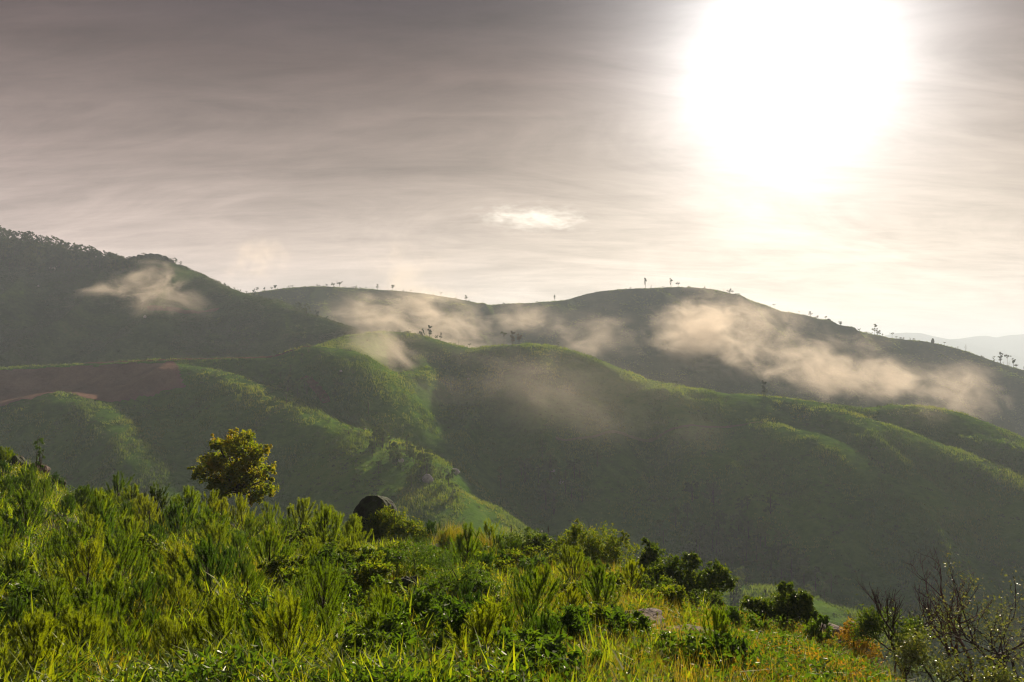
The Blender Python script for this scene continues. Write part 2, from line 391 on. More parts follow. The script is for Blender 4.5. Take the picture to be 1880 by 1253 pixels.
# ------------------------------------------------------------------ terrain meshes
def grid_polys(nv, nu):
    i, j = np.meshgrid(np.arange(nv - 1), np.arange(nu - 1), indexing='ij')
    a = (i * nu + j).ravel(); return np.stack([a, a + 1, a + nu + 1, a + nu], 1)
def submesh(name, V, polys, mat):
    used = np.unique(polys); mp = np.full(len(V), -1); mp[used] = np.arange(len(used))
    return link(name, mesh_np(name, V[used], [mp[polys]], mat, smooth=True))
Vt = np.stack([UU * YY, YY, ZZ], -1).reshape(-1, 3); Pt = grid_polys(NV, NU)
L = LAB.ravel()[Pt[:, 0]]
SMD = ZZ.ravel()[Pt[:, 0]] <= -289
isb = (L == KEYS.index('back')) ; ism = (L == KEYS.index('mount'))
tag(submesh('back_ridge', Vt, Pt[isb], M['back']), 'long grassy ridge closing the valley under the bright sky', kind='structure')
tag(submesh('mountain', Vt, Pt[ism], M['mount']), 'dark scrub covered mountain rising at the left', kind='structure')
tag(submesh('hills', Vt, Pt[~isb & ~ism], M['hill']), 'green spurs and slopes of the valley between the foreground and the back ridge', kind='structure')

# foreground hillside
ny, nx = 300, 520
yf = np.concatenate([np.linspace(-12, 8, 40, endpoint=False), 8 * np.exp(np.linspace(0, math.log(56.3 / 8), ny - 40))])
uf = np.linspace(-0.97, 0.97, nx)
UF, YF = np.meshgrid(uf, yf); XF = UF * np.maximum(YF, 14 + 0 * YF); 
XF = np.where(YF >= 14, UF * YF, UF * 14)
ZF = fore(XF, np.maximum(YF, 0)) - 0.02
Vf = np.stack([XF, YF, ZF], -1).reshape(-1, 3)
tag(link('hillside_ground', mesh_np('hillside_ground', Vf, [grid_polys(ny, nx)], M['fground'], True)), 'overgrown ground of the near hillside', kind='structure')

# far plain and the blue mountains on the horizon
nfu, nfv = 420, 150
uf2 = np.linspace(-1.0, 1.0, nfu); yf2 = 1480 * np.exp(np.linspace(0, math.log(11000 / 1480), nfv)); U2, Y2 = np.meshgrid(uf2, yf2); X2 = U2 * Y2
far_pts = [(-900,640,8200),(-200,620,8000),(300,600,7800),(700,622,7600),(1100,606,7400),(1400,622,7200),(1560,628,7000),(1620,621,6900),(1650,614,6900),(1680,611,6900),(1710,619,6900),(1742,627,6950),(1770,621,7400),(1800,617,7500),(1830,622,7500),(1860,616,7500),(1900,613,7500),(1960,618,7500),(2100,606,7500),(2600,625,7500)]
fr = resample(far_pts, 60)
far2 = resample([(1500,650,5200),(1650,645,5200),(1760,640,5200),(1850,636,5300),(1960,632,5300),(2200,640,5300)], 60)
Z2 = np.full(X2.shape, -300.0)
for q in fr: Z2 = np.maximum(Z2, q[2] - .30 * (np.sqrt((X2 - q[0])**2 + (Y2 - q[1])**2 + 80**2) - 80))
t2 = np.clip((Z2 + 300) / 80, 0, 1)
Z2 = Z2 + t2 * 14 * fbm(X2 / 300, Y2 / 300, 4, 71) - 10 * (1 - t2)
Vfar = np.stack([X2, Y2, Z2], -1).reshape(-1, 3); Pf = grid_polys(nfv, nfu); zc = Z2.ravel()[Pf[:, 0]] > -295
tag(submesh('far_mountains', Vfar, Pf[zc], M['far']), 'pale blue mountains on the hazy horizon', kind='structure')
tag(submesh('plain', Vfar, Pf[~zc], M['far']), 'hazy lowland beyond the back ridge', kind='structure')

# draped ground features: ploughed field, track, trail
def drape_poly(name, poly, mat, label, lift=0.5, step=3.0):
    poly = np.array(poly, float); x0, y0 = poly.min(0); x1, y1 = poly.max(0)
    # built in plan: real ground polygon found from its corners
    C = np.array([hit(*p)[:2] for p in poly])
    gx = np.arange(C[:, 0].min(), C[:, 0].max(), step / 2); gy = np.arange(C[:, 1].min(), C[:, 1].max(), step / 2)
    GX, GY = np.meshgrid(gx, gy); 
    jx = GX + 1.5 * fbm(GX / 8, GY / 8, 3, 88); jy = GY + 1.5 * fbm(GX / 8, GY / 8, 3, 99)
    ins = np.zeros(GX.shape, bool); n = len(C)
    for i in range(n):
        a = C[i]; b = C[(i + 1) % n]
        cond = ((a[1] > jy) != (b[1] > jy)) & (jx < (b[0] - a[0]) * (jy - a[1]) / (b[1] - a[1] + 1e-9) + a[0])
        ins ^= cond
    V = np.stack([GX, GY, th(GX, GY) + lift], -1).reshape(-1, 3); pol = grid_polys(len(gy), len(gx))
    keep = ins.ravel()[pol].all(1)
    o = submesh(name, V, pol[keep], mat); tag(o, label, kind='structure'); return o
FIELD = [(-60,690),(0,681),(160,673),(325,666),(336,690),(342,716),(300,724),(240,738),(195,742),(150,732),(112,722),(60,738),(0,752),(-60,756)]
drape_poly('ploughed_field', FIELD, M['field'], 'bare brown ploughed field below the track at the left')
def ribbon(name, pts, width, mat, label, lift=0.6):
    C = np.array([hit(*p) for p in pts if hit(*p) is not None])
    t = np.linspace(0, len(C) - 1, len(C) * 14); i = np.minimum(t.astype(int), len(C) - 2); f = (t - i)[:, None]
    c = C[i] * (1 - f) + C[i + 1] * f
    for _ in range(12): c[1:-1] = (c[:-2] + c[1:-1] * 2 + c[2:]) / 4
    d = np.gradient(c[:, :2], axis=0); d /= np.linalg.norm(d, axis=1)[:, None]; nrm = np.stack([-d[:, 1], d[:, 0]], 1)
    w = width * (0.75 + 0.35 * np.random.default_rng(1).random(len(c)))[:, None] / 2
    rows = []
    for s in (-1, -.33, .33, 1):
        q = c[:, :2] + nrm * w * s; rows.append(np.stack([q[:, 0], q[:, 1], th(q[:, 0], q[:, 1]) + lift], 1))
    V = np.stack(rows, 1).reshape(-1, 3)
    o = link(name, mesh_np(name, V, [grid_polys(len(c), 4)], mat, True)); tag(o, label, kind='structure')
ribbon('dirt_track', [(-60,683),(0,677),(80,672),(160,669),(240,665),(320,662),(400,660),(480,658),(520,652),(550,640),(572,638)], 4.0, M['track'], 'earth track cut along the foot of the dark mountain')
ribbon('footpath', [(1020,806),(1090,808),(1160,802),(1230,792),(1300,786),(1350,786),(1400,778)], 1.8, M['trail'], 'faint footpath crossing the middle slope')
ribbon('earth_scar', [(557,695),(572,705),(585,722),(600,742)], 4.5, M['track'], 'narrow bare earth slide above the left gully')
ribbon('terrace', [(270,568),(320,572),(370,574),(400,572)], 7, M['track'], 'reddish bare earth cut on the dark mountain', 0.8)

# ------------------------------------------------------------------ plant builders (numpy)
def blades(pos, h, w, lean, az, rg, curl=1.0, nseg=3):
    """grass blades: tapered strips that bend over"""
    n = len(pos); t = np.linspace(0, 1, nseg + 1)
    dx = np.cos(az); dy = np.sin(az)
    wx = -dy; wy = dx
    tw = rg.uniform(-1.2, 1.2, n); wx, wy = wx * np.cos(tw) - dx * np.sin(tw) * 0.6, wy * np.cos(tw) - dy * np.sin(tw) * 0.6
    vs = []
    for k, tt in enumerate(t):
        out = lean * h * tt**(1.6); up = h * (tt - 0.45 * curl * lean * tt**2.4)
        c = np.stack([pos[:, 0] + dx * out, pos[:, 1] + dy * out, pos[:, 2] + up], 1)
        ww = w * (1 - tt**1.8) * (0.55 + 0.9 * min(tt * 2.5, 1) * 0.5)
        if k < nseg:
            o = np.stack([wx * ww / 2, wy * ww / 2, np.zeros(n)], 1); vs += [c - o, c + o]
        else: vs.append(c)
    V = np.stack(vs, 1).reshape(-1, 3); b = np.arange(n)[:, None] * (2 * nseg + 1)
    Q = np.concatenate([b + np.array([[2 * k, 2 * k + 1, 2 * k + 3, 2 * k + 2]]) for k in range(nseg - 1)])
    T = b + np.array([[2 * nseg - 2, 2 * nseg - 1, 2 * nseg]])
    return V, Q, T
def leaves(c, size, rg, nrm=None, aspect=0.5, up=0.0, fold=0.15):
    """diamond leaves at points c"""
    n = len(c); d = rg.normal(size=(n, 3)); d[:, 2] += up; d /= np.linalg.norm(d, axis=1)[:, None]
    e = rg.normal(size=(n, 3)); e -= (e * d).sum(1)[:, None] * d; e /= np.linalg.norm(e, axis=1)[:, None]
    f = np.cross(d, e); s = (size * rg.uniform(.6, 1.3, n))[:, None]
    a = c - d * s * .5; b = c + e * s * aspect * .5 + f * s * fold; g = c + d * s * .5; h = c - e * s * aspect * .5 + f * s * fold
    V = np.stack([a, b, g, h], 1).reshape(-1, 3); Q = np.arange(n * 4).reshape(-1, 4); return V, Q
def tube(pts, rad, ns=6):
    pts = np.asarray(pts, float); rad = np.asarray(rad, float); n = len(pts)
    d = np.gradient(pts, axis=0); d /= np.linalg.norm(d, axis=1)[:, None] + 1e-9
    ref = np.where(np.abs(d[:, 2:3]) < .9, np.array([[0, 0, 1.]]), np.array([[1., 0, 0]]))
    a = np.cross(d, ref); a /= np.linalg.norm(a, axis=1)[:, None] + 1e-9; b = np.cross(d, a)
    th_ = np.linspace(0, 2 * math.pi, ns, endpoint=False)
    V = pts[:, None] + rad[:, None, None] * (np.cos(th_)[None, :, None] * a[:, None] + np.sin(th_)[None, :, None] * b[:, None])
    V = V.reshape(-1, 3); i, j = np.meshgrid(np.arange(n - 1), np.arange(ns), indexing='ij'); j2 = (j + 1) % ns
    Q = np.stack([i * ns + j, i * ns + j2, (i + 1) * ns + j2, (i + 1) * ns + j], -1).reshape(-1, 4); return V, Q
class Acc:
    def __init__(s): s.V = []; s.Q = []; s.T = []; s.n = 0
    def add(s, V, Q=None, T=None):
        s.V.append(V)
        if Q is not None and len(Q): s.Q.append(Q + s.n)
        if T is not None and len(T): s.T.append(T + s.n)
        s.n += len(V)
    def mesh(s, name, mat, smooth=False):
        return mesh_np(name, np.vstack(s.V), ([np.vstack(s.Q)] if s.Q else []) + ([np.vstack(s.T)] if s.T else []), mat, smooth)
def curve(p0, d0, length, n, rg, up=0.0, wob=0.15):
    p = np.array(p0, float); d = np.array(d0, float); d /= np.linalg.norm(d); out = [p.copy()]
    for k in range(n):
        d = d + rg.normal(size=3) * wob + np.array([0, 0, up]); d /= np.linalg.norm(d); p = p + d * length / n; out.append(p.copy())
    return np.array(out), d
def branching(acc, p, d, length, r, depth, rg, tips, up=.05, wob=.16, spread=.7, kids=3, ns=5, ratio=.66):
    pts, dd = curve(p, d, length, 6, rg, up, wob)
    acc.add(*tube(pts, np.linspace(r, r * .55, 7), ns if depth > 1 else 3))
    if depth == 0: tips += [pts[-1], pts[-3]]; return
    tips_here = [pts[-1]] if depth <= 2 else []
    for k in range(kids):
        f = rg.uniform(.45, 1.0) if k else 1.0
        i = int(f * 6); q = pts[i]; nd = dd + rg.normal(size=3) * spread; nd[2] = nd[2] * .8 + .15
        nd /= np.linalg.norm(nd)
        branching(acc, q, nd, length * ratio * rg.uniform(.8, 1.15), r * (.62 if k else .6), depth - 1, rg, tips, up, wob, spread, kids, ns, ratio)
    tips += tips_here
def blob_leaves(blobs, n, size, rg, shell=.55, up=.1, aspect=.55):
    """leaves in clumps spread through blobs (cx, cy, cz, rx, ry, rz)"""
    B = np.array(blobs, float); vol = (B[:, 3] * B[:, 4] * B[:, 5])**.67; pr = vol / vol.sum()
    nc = max(8, n // 26); bi = rg.choice(len(B), nc, p=pr); v = rg.normal(size=(nc, 3)); v /= np.linalg.norm(v, axis=1)[:, None]
    rr = rg.uniform(shell, 1.02, nc)[:, None]; cc = B[bi, :3] + v * rr * B[bi, 3:6]
    cr = B[bi, 3:6].mean(1) * rg.uniform(.12, .34, nc)
    ci = rg.integers(0, nc, n); q = rg.normal(size=(n, 3)) * .55; pts = cc[ci] + q * cr[ci][:, None]
    return leaves(pts, size, rg, up=up, aspect=aspect)

# ---------------- young pines
def pine_sapling(seed, H, mat):
    rg = np.random.default_rng(seed); wood = Acc(); shoots = []
    lean = rg.normal(size=2) * .10
    tr, _ = curve((0, 0, -.1), (lean[0], lean[1], 1), H + .1, 8, rg, .03, .04)
    wood.add(*tube(tr, np.linspace(.028 * H, .008, 9), 6))
    shoots.append((tr[5:], 1.0))
    nw = int(3 + H * 2.2); k = 0
    for i in range(nw):
        f = .12 + .80 * i / nw; base = tr[0] + (tr[-1] - tr[0]) * f
        base = tr[int(f * 8)] + (tr[min(8, int(f * 8) + 1)] - tr[int(f * 8)]) * (f * 8 % 1)
        nb = rg.integers(3, 6); a0 = rg.uniform(0, 6.28)
        for b in range(nb):
            a = a0 + b * 6.283 / nb + rg.normal() * .25
            ln = (.56 * H * (1 - f) + .18 * H + .14) * rg.uniform(.75, 1.2)
            el = .35 + .75 * f
            c, dd = curve(base, (math.cos(a) * math.cos(el), math.sin(a) * math.cos(el), math.sin(el)), ln, 6, rg, .20, .06)
            wood.add(*tube(c, np.linspace(.010, .004, 7), 4))
            shoots.append((c[2:], .95))
            for s in range(rg.integers(1, 3)):
                j = rg.integers(2, 5); sd = dd + rg.normal(size=3) * .45; sd[2] = abs(sd[2]) + .4
                c2, _ = curve(c[j], sd, ln * rg.uniform(.35, .55), 3, rg, .2, .05)
                wood.add(*tube(c2, np.linspace(.006, .003, 4), 3)); shoots.append((c2, .8))
    needle = Acc()
    for c, sc_ in shoots:
        seg = np.linalg.norm(np.diff(c, axis=0), axis=1); Ln = seg.sum(); n = int(Ln * 380 * (1 if H < 1.7 else .85))
        t = rg.uniform(0, len(c) - 1.001, n); i = t.astype(int); f = (t - i)[:, None]
        p = c[i] * (1 - f) + c[i + 1] * f; ax = c[i + 1] - c[i]; ax /= np.linalg.norm(ax, axis=1)[:, None]
        r = rg.normal(size=(n, 3)); r -= (r * ax).sum(1)[:, None] * ax; r /= np.linalg.norm(r, axis=1)[:, None]
        g = rg.uniform(.35, .85, n)[:, None]; d = ax + r * g; d /= np.linalg.norm(d, axis=1)[:, None]
        # younger, shorter needles at the very tip
        tipf = t / (len(c) - 1); ln = (.10 + .055 * rg.random(n)) * sc_ * np.where(tipf > .85, .6, 1.0)
        s = np.cross(d, rg.normal(size=(n, 3))); s /= np.linalg.norm(s, axis=1)[:, None]
        w = .0050
        droop = np.stack([np.zeros(n), np.zeros(n), -.012 * np.ones(n)], 1)
        V = np.stack([p - s * w, p + s * w, p + d * ln[:, None] + droop], 1).reshape(-1, 3)
        needle.add(V, None, np.arange(n * 3).reshape(-1, 3))
    return wood.mesh('trunk', M['bark'], True), needle.mesh('foliage', mat)

PINES = []
for i in range(8):
    Hh = [1.15, 1.35, 1.5, 1.7, 1.3, 1.6, 1.0, 1.9][i]
    PINES.append((Hh, pine_sapling(100 + i, Hh, M['pine_dark'] if i in (1, 5) else M['pine'])))

def pines():
    rg = np.random.default_rng(11)
    # the saplings seen clearly in the photo: x, y of the tip, distance, height, variant
    spec = [(216,862,41,1.5,3),(143,905,40,1.2,1),(30,960,33,1.5,1),(85,930,36,1.6,5),(290,897,39,1.5,3),(258,918,37,1.2,0),(345,905,37,1.5,0),(452,915,37,1.7,3),
            (378,905,40,1.3,2),(330,930,33,1.6,1),(600,945,31,1.6,0),(640,990,26,1.6,2),(648,958,36,1.0,6),(490,945,34,1.4,2),(495,975,31,1.2,0),(400,965,28,1.7,3),
            (170,1030,20.5,1.6,7),(60,1010,27,1.7,5),(120,985,31,1.4,1),(20,1060,24,1.6,1),(235,990,30,1.4,0),(290,1085,18.5,1.4,2),(470,1060,20.5,1.7,7),(450,1110,18,1.5,3),
            (215,1140,16,1.3,0),(255,1125,16.5,1.4,2),(50,1155,15.5,1.5,3),(100,1190,14.6,1.3,6),(30,1105,18,1.5,1),(515,1160,15.3,1.3,0),(400,1175,15,1.4,2),(600,1120,18,1.3,6),
            (870,1115,16.5,1.4,5),(760,1140,16,1.2,1),(965,1140,15.6,1.3,5),(880,1025,26,1.5,1),(955,1070,20,1.4,1),(1310,1195,14,1.1,6),(560,1045,24,1.2,4),(690,1110,17.5,1.2,4),
            (140,1090,18.5,1.5,3),(330,1130,16.5,1.4,2),(375,1010,25,1.5,3),(185,960,34,1.3,2),(5,900,38,1.4,1),(55,905,39,1.2,5),(310,1190,14,1.2,0),(555,1190,14.2,1.2,3),
            (700,1195,14.3,1.1,6),(850,1190,14.2,1.2,0),(1000,1200,14.2,1.1,1),(180,1215,13.4,1.2,4),(430,1010,24,1.4,1),(520,1020,24,1.4,1),(110,1050,21.5,1.6,5),(280,1015,26,1.3,2),
            (545,930,38,1.2,6),(130,1128,13.3,1,4),(235,1150,13.2,1,2),(505,1128,13.4,1,0),(330,1160,13,1,7),(60,1160,13.1,1,3),(405,1120,13.6,1,6),(600,1150,13.3,1,2),(690,1165,13.2,1,0),(850,1120,13.8,1,5),(1005,1170,13.2,1,1),(10,1130,13.6,1,5),(160,1175,12.8,1,6),(455,1170,12.8,1,3),(930,1150,13.6,1,3),(205,905,41,1.0,0),(240,900,40,1.2,4),(170,915,39,1.1,1)]
    used = []; lst = []
    for (px, py, D, h, v) in spec:
        u = (px - 940) / F; ground = fore_at(px, D)
        zt = -(py - 626.5) / F * D; hh = zt - ground[2]
        hh = min(max(hh, .85), 1.8)
        lst.append((ground, hh, v)); used.append(ground[:2])
    tries = 0
    while len(lst) < 170 and tries < 8000:
        tries += 1
        px = rg.uniform(-120, 1000) if rg.random() < .93 else rg.uniform(1000, 1250)
        De = np.interp(px, EDGE[:, 0], EDGE[:, 2]); D = 10.3 + (De - 10.3) * rg.random()**.85
        if px > 600 and rg.random() < .55: continue
        if 630 < px < 790 and D > 26: continue
        g = fore_at(px, D)
        if min(np.hypot(g[0] - q[0], g[1] - q[1]) for q in used) < 1.15 - .012 * (px < 500) * 25: continue
        used.append(g[:2]); lst.append((g, rg.choice([rg.uniform(.75, 1.05), rg.uniform(1.0, 1.55)]), int(rg.integers(0, 8))))
    protos = {}
    out = []
    for (g, hh, v) in lst:
        H0, (mw, mn) = PINES[v]; s = hh / H0
        if v not in protos:
            o = empty('pine_sapling', tuple(g)); part('trunk', mw, o); part('foliage', mn, o); protos[v] = o
        else:
            o = copy_tree(protos[v]); o.location = tuple(g)
        o.scale = (s * rg.uniform(.95, 1.15), s * rg.uniform(.95, 1.15), s); o.rotation_euler = (rg.normal() * .09, rg.normal() * .09, rg.uniform(0, 6.28))
        o['category'] = 'pine'; o['group'] = 'young pines planted over the near hillside'
        out.append((o, g, hh, v))
    # labels: band by distance, then rank from the left
    vis = sorted(out, key=lambda t: t[1][1])
    bands = ['nearest the camera', 'behind the nearest row', 'low on the hillside', 'midway up the hillside', 'high on the hillside', 'below the brow', 'along the brow']
    words_ = ['first', 'second', 'third', 'fourth', 'fifth', 'sixth', 'seventh', 'eighth', 'ninth', 'tenth', 'eleventh', 'twelfth', 'thirteenth', 'fourteenth', 'fifteenth', 'sixteenth', 'seventeenth', 'eighteenth', 'nineteenth', 'twentieth', 'twenty-first', 'twenty-second', 'twenty-third', 'twenty-fourth', 'twenty-fifth', 'twenty-sixth', 'twenty-seventh', 'twenty-eighth', 'twenty-ninth']
    nb = math.ceil(len(vis) / len(bands))
    for b in range(len(bands)):
        grp = sorted(vis[b * nb:(b + 1) * nb], key=lambda t: t[1][0] / t[1][1])
        for k, (o, g, hh, v) in enumerate(grp):
            look = ('tall ' if hh > 1.5 else 'small ' if hh < 1.0 else '') + ('dark' if v in (1, 5) else 'bright green')
            o['label'] = f'{look} young pine, {words_[k]} from left of those {bands[b]}'
    return used
pine_xy = pines()

# ---------------- grass and undergrowth of the near hillside (nobody could count it)
def scatter(n, rg, y0=8.5, y1=46, u0=-.74, u1=.50, power=1.0):
    y = y0 * (y1 / y0)**rg.random(n); u = rg.uniform(u0, u1, n); x = u * y
    px = u * F + 940; De = np.interp(px, EDGE[:, 0], EDGE[:, 2])
    k = y < De + 2.0; return x[k], y[k], px[k]
def zone(px, y, a, b, c, d):
    return np.clip((px - a) / (b - a), 0, 1) * np.clip((d - px) / (d - c), 0, 1)
rg = np.random.default_rng(21)
def make_grass(name, ntuft, nper, hr, wr, leanr, mat, label, keep, seg=3, spread=.12, cap=None):
    x, y, px = scatter(ntuft, rg)
    k = rg.random(len(x)) < keep(x, y, px); x, y, px = x[k], y[k], px[k]
    h0 = rg.uniform(*hr, len(x)); 
    X = np.repeat(x, nper) + rg.normal(size=len(x) * nper) * spread; Yq = np.repeat(y, nper) + rg.normal(size=len(x) * nper) * spread
    Hh = np.repeat(h0, nper) * rg.uniform(.55, 1.15, len(X)); Z = fore(X, Yq) - .03
    n = len(X); az = rg.uniform(0, 6.283, n); lean = rg.uniform(*leanr, n); w = rg.uniform(*wr, n)
    V, Q, T = blades(np.stack([X, Yq, Z], 1), Hh, w, lean, az, rg, 1.0, seg)
    o = link(name, mesh_np(name, V, [Q, T], mat)); tag(o, label, kind='stuff'); print(name, n); return o
patch = lambda x, y, s, sd: np.clip(.5 + 1.6 * fbm(x / s, y / s, 3, sd), 0, 1)
make_grass('tall_grass', 24000, 9, (.30, .80), (.012, .024), (.15, 1.1), M['grass'], 'tall green grass filling the gaps between the pines', lambda x, y, px: .05 + .95 * patch(x, y, 1.5, 1)**2, spread=.11)
make_grass('broad_leaf_grass', 12000, 9, (.40, 1.0), (.040, .075), (.25, 1.0), M['broad'], 'bright broad bladed grass clumps on the near hillside', lambda x, y, px: (.04 + .96 * patch(x, y, 1.7, 3)**2.5) * zone(px, y, -200, 0, 1050, 1300), spread=.10)
make_grass('dry_grass', 34000, 9, (.30, .85), (.008, .017), (.10, .8), M['yellow'], 'yellow green grass on the sunny right shoulder of the hill', lambda x, y, px: np.clip((px - 640) / 350, 0, 1) * (1 - .65 * np.clip((px - 1250) / 150, 0, 1)) * (.08 + .92 * patch(x, y, 1.3, 6)**1.6), spread=.09)
def weeds(name, n, mat, label, keep, hr, size, seed, per=26):
    rg = np.random.default_rng(seed); x, y, px = scatter(n, rg); k = rg.random(len(x)) < keep(x, y, px); x, y = x[k], y[k]
    h = rg.uniform(*hr, len(x)); X = np.repeat(x, per); Yq = np.repeat(y, per); H_ = np.repeat(h, per)
    r = np.sqrt(rg.random(len(X))); a = rg.uniform(0, 6.283, len(X)); zf = rg.random(len(X))**.6
    X = X + np.cos(a) * r * H_ * .5; Yq = Yq + np.sin(a) * r * H_ * .5
    c = np.stack([X, Yq, fore(X, Yq) + zf * H_ * (1 - .5 * r * r)], 1)
    V, Q = leaves(c, size, rg, up=.2, aspect=.5)
    tag(link(name, mesh_np(name, V, [Q], mat)), label, kind='stuff'); print(name, len(c))
weeds('undergrowth', 17000, M['weed'], 'leafy green weeds covering the ground between grass and pines', lambda x, y, px: .25 + .75 * patch(x, y, 2.2, 8), (.2, .7), .095, 31)
weeds('golden_groundcover', 30000, M['golden'], 'golden brown leafy groundcover on the lower right shoulder', lambda x, y, px: np.clip((px - 1180) / 200, 0, 1) * (.3 + .7 * patch(x, y, 1.5, 9)), (.2, .55), .07, 32, 24)

# grass plumes: the golden clump and the rusty spikes on the brow
def grass_clump(name, px, D, n, hr, wd, spread, mat, label, lean=(.05, .5), cat='grass clump'):
    g = fore_at(px, D); rg = np.random.default_rng(int(px)); p = rg.normal(size=(n, 3)) * spread; p[:, 2] = -.05
    V, Q, T = blades(p, rg.uniform(*hr, n), np.full(n, wd) * rg.uniform(.7, 1.3, n), rg.uniform(*lean, n), rg.uniform(0, 6.28, n), rg)
    o = link(name, mesh_np(name, V, [Q, T], mat), loc=tuple(g)); tag(o, label, cat, 'large grass clumps on the brow'); return o
grass_clump('grass_clump', 832, 37.5, 900, (.9, 1.7), .012, .38, M['yellow'], 'tall golden grass clump on the brow right of the dark boulder')
grass_clump('grass_clump', 884, 37.5, 700, (.7, 1.45), .012, .34, M['yellow'], 'golden grass clump, right hand neighbour of the tallest clump on the brow')
grass_clump('grass_clump', 1050, 15.5, 420, (.7, 1.25), .012, .25, M['grass'], 'arching green grass tussock beside the striped rock slab', (.3, 1.1))
grass_clump('grass_clump', 655, 21.5, 420, (.9, 1.4), .012, .28, M['grass'], 'drooping green grass tussock under a young pine at centre left', (.5, 1.3))
grass_clump('grass_clump', 345, 13.6, 60, (.9, 1.3), .022, .18, M['broad'], 'long pale blades arching over the bottom edge left of centre', (.5, 1.2))
def plume(px, D, h, label):
    g = fore_at(px, D); rg = np.random.default_rng(int(px * 3)); t = empty('grass_plume', tuple(g))
    c, _ = curve((0, 0, 0), (rg.normal() * .05, 0, 1), h, 6, rg, .03, .03); a = Acc(); a.add(*tube(c, np.linspace(.006, .003, 7), 4))
    part('stalk', a.mesh('stalk', M['redbark']), t)
    n = 170; f = rg.uniform(.62, 1, n); p = c[np.minimum((f * 6).astype(int), 5)] + (f * 6 % 1)[:, None] * (c[np.minimum((f * 6).astype(int) + 1, 6)] - c[np.minimum((f * 6).astype(int), 5)])
    V, Q = leaves(p + rg.normal(size=(n, 3)) * .02, .06, rg, up=2.5, aspect=.18); part('seed_head', mesh_np('seed_head', V, [Q], M['redbark']), t)
    tag(t, label, 'grass plume', 'rusty seed plumes on the brow')
for px, D, h, s in ((936, 37, 1.6, 'first and shortest'), (1002, 36.5, 2.1, 'tallest'), (968, 37, 1.5, 'second'), (985, 37.4, 1.5, 'third')):
    plume(px, D, h, f'rusty grass seed plume on the brow, {s} from the left of four' if s != 'tallest' else 'tallest rusty grass seed plume on the brow left of the leafy shrubs')

# ---------------- rocks
def rock_mesh(name, sx, sy, sz, seed, mat, rough=.30, strata=0.0, sub=6):
    import bmesh
    bm = bmesh.new(); bmesh.ops.create_icosphere(bm, subdivisions=sub, radius=1); rg = np.random.default_rng(seed)
    V = np.array([v.co[:] for v in bm.verts]); o = rg.uniform(0, 50, 3)
    planes = rg.normal(size=(9, 3)); planes /= np.linalg.norm(planes, axis=1)[:, None]
    r = np.ones(len(V))
    for pl in planes:
        d = V @ pl; r = np.minimum(r, np.where(d > .15, rg.uniform(.62, .92) / np.maximum(d, .15), 9))
    n = fbm(V[:, 0] * 1.9 + o[0] + V[:, 2] * .9, V[:, 1] * 1.9 + o[1] - V[:, 2] * 1.3, 7, seed, .58)
    r = r * (1 + rough * n)
    if strata: r = r * (1 + strata * np.sin(V[:, 2] * 26 + 3 * n))
    V = V * r[:, None] * np.array([sx, sy, sz])
    Fc = np.array([[v.index for v in f.verts] for f in bm.faces]); bm.free()
    return mesh_np(name, V, [Fc], mat, True)
def rock(px, D, dz, sx, sy, sz, seed, mat, label, name='boulder', strata=0, rough=.22, cat='boulder', rz=0):
    g = fore_at(px, D); o = link(name, rock_mesh(name, sx, sy, sz, seed, mat, rough, strata), loc=(g[0], g[1], g[2] + dz)); o.rotation_euler.z = rz
    return tag(o, label, cat, 'rocks on the near hillside')
rock(690, 41.2, 1.25, 1.18, 1.1, 1.18, 5, M['darkrock'], 'large dark mossy boulder standing on the brow right of the round tree', rough=.12)
rock(655, 41.5, .5, .62, .7, .55, 6, M['darkrock'], 'low dark stone leaning against the left foot of the large boulder')
rock(1519, 24.3, .42, .72, .7, .50, 7, M['rock'], 'rounded brown boulder on the lower right brow between two bushes', rough=.14)
rock(1175, 19.2, .12, .85, .8, .36, 8, M['rock'], 'striped brown rock slab in the grass, upper one on the right slope', strata=.05, name='rock_slab', cat='rock', rz=-.5)
rock(1265, 17.4, .10, .8, .7, .34, 9, M['rock'], 'striped brown rock slab, lower one beside the golden leaves', strata=.05, name='rock_slab', cat='rock', rz=-.6)
rock(1185, 24.5, .12, .8, .5, .26, 10, M['rock'], 'flat brown slab half hidden in yellow grass above the striped slabs', strata=.05, name='rock_slab', cat='rock', rz=-.5)
rock(1083, 30, .0, .42, .4, .3, 12, M['rock'], 'small pinkish stone in the grass below the feathery bush')
rock(757, 21.3, .05, .62, .5, .50, 13, M['darkrock'], 'dark rounded rock sunk in the shadowed grass at the centre')
rock(32, 43.5, .25, .5, .6, .62, 14, M['darkrock'], 'dark round rock at the left edge above the pines')
rock(12, 45.5, .2, .9, .6, .5, 15, M['rock'], 'reddish rock on the left knoll, the highest one')
rock(62, 44.3, .2, .8, .6, .42, 16, M['rock'], 'reddish rock on the left knoll, middle one of its slope')
rock(96, 42.6, .12, .7, .6, .4, 17, M['darkrock'], 'low dark rock at the foot of the left knoll')

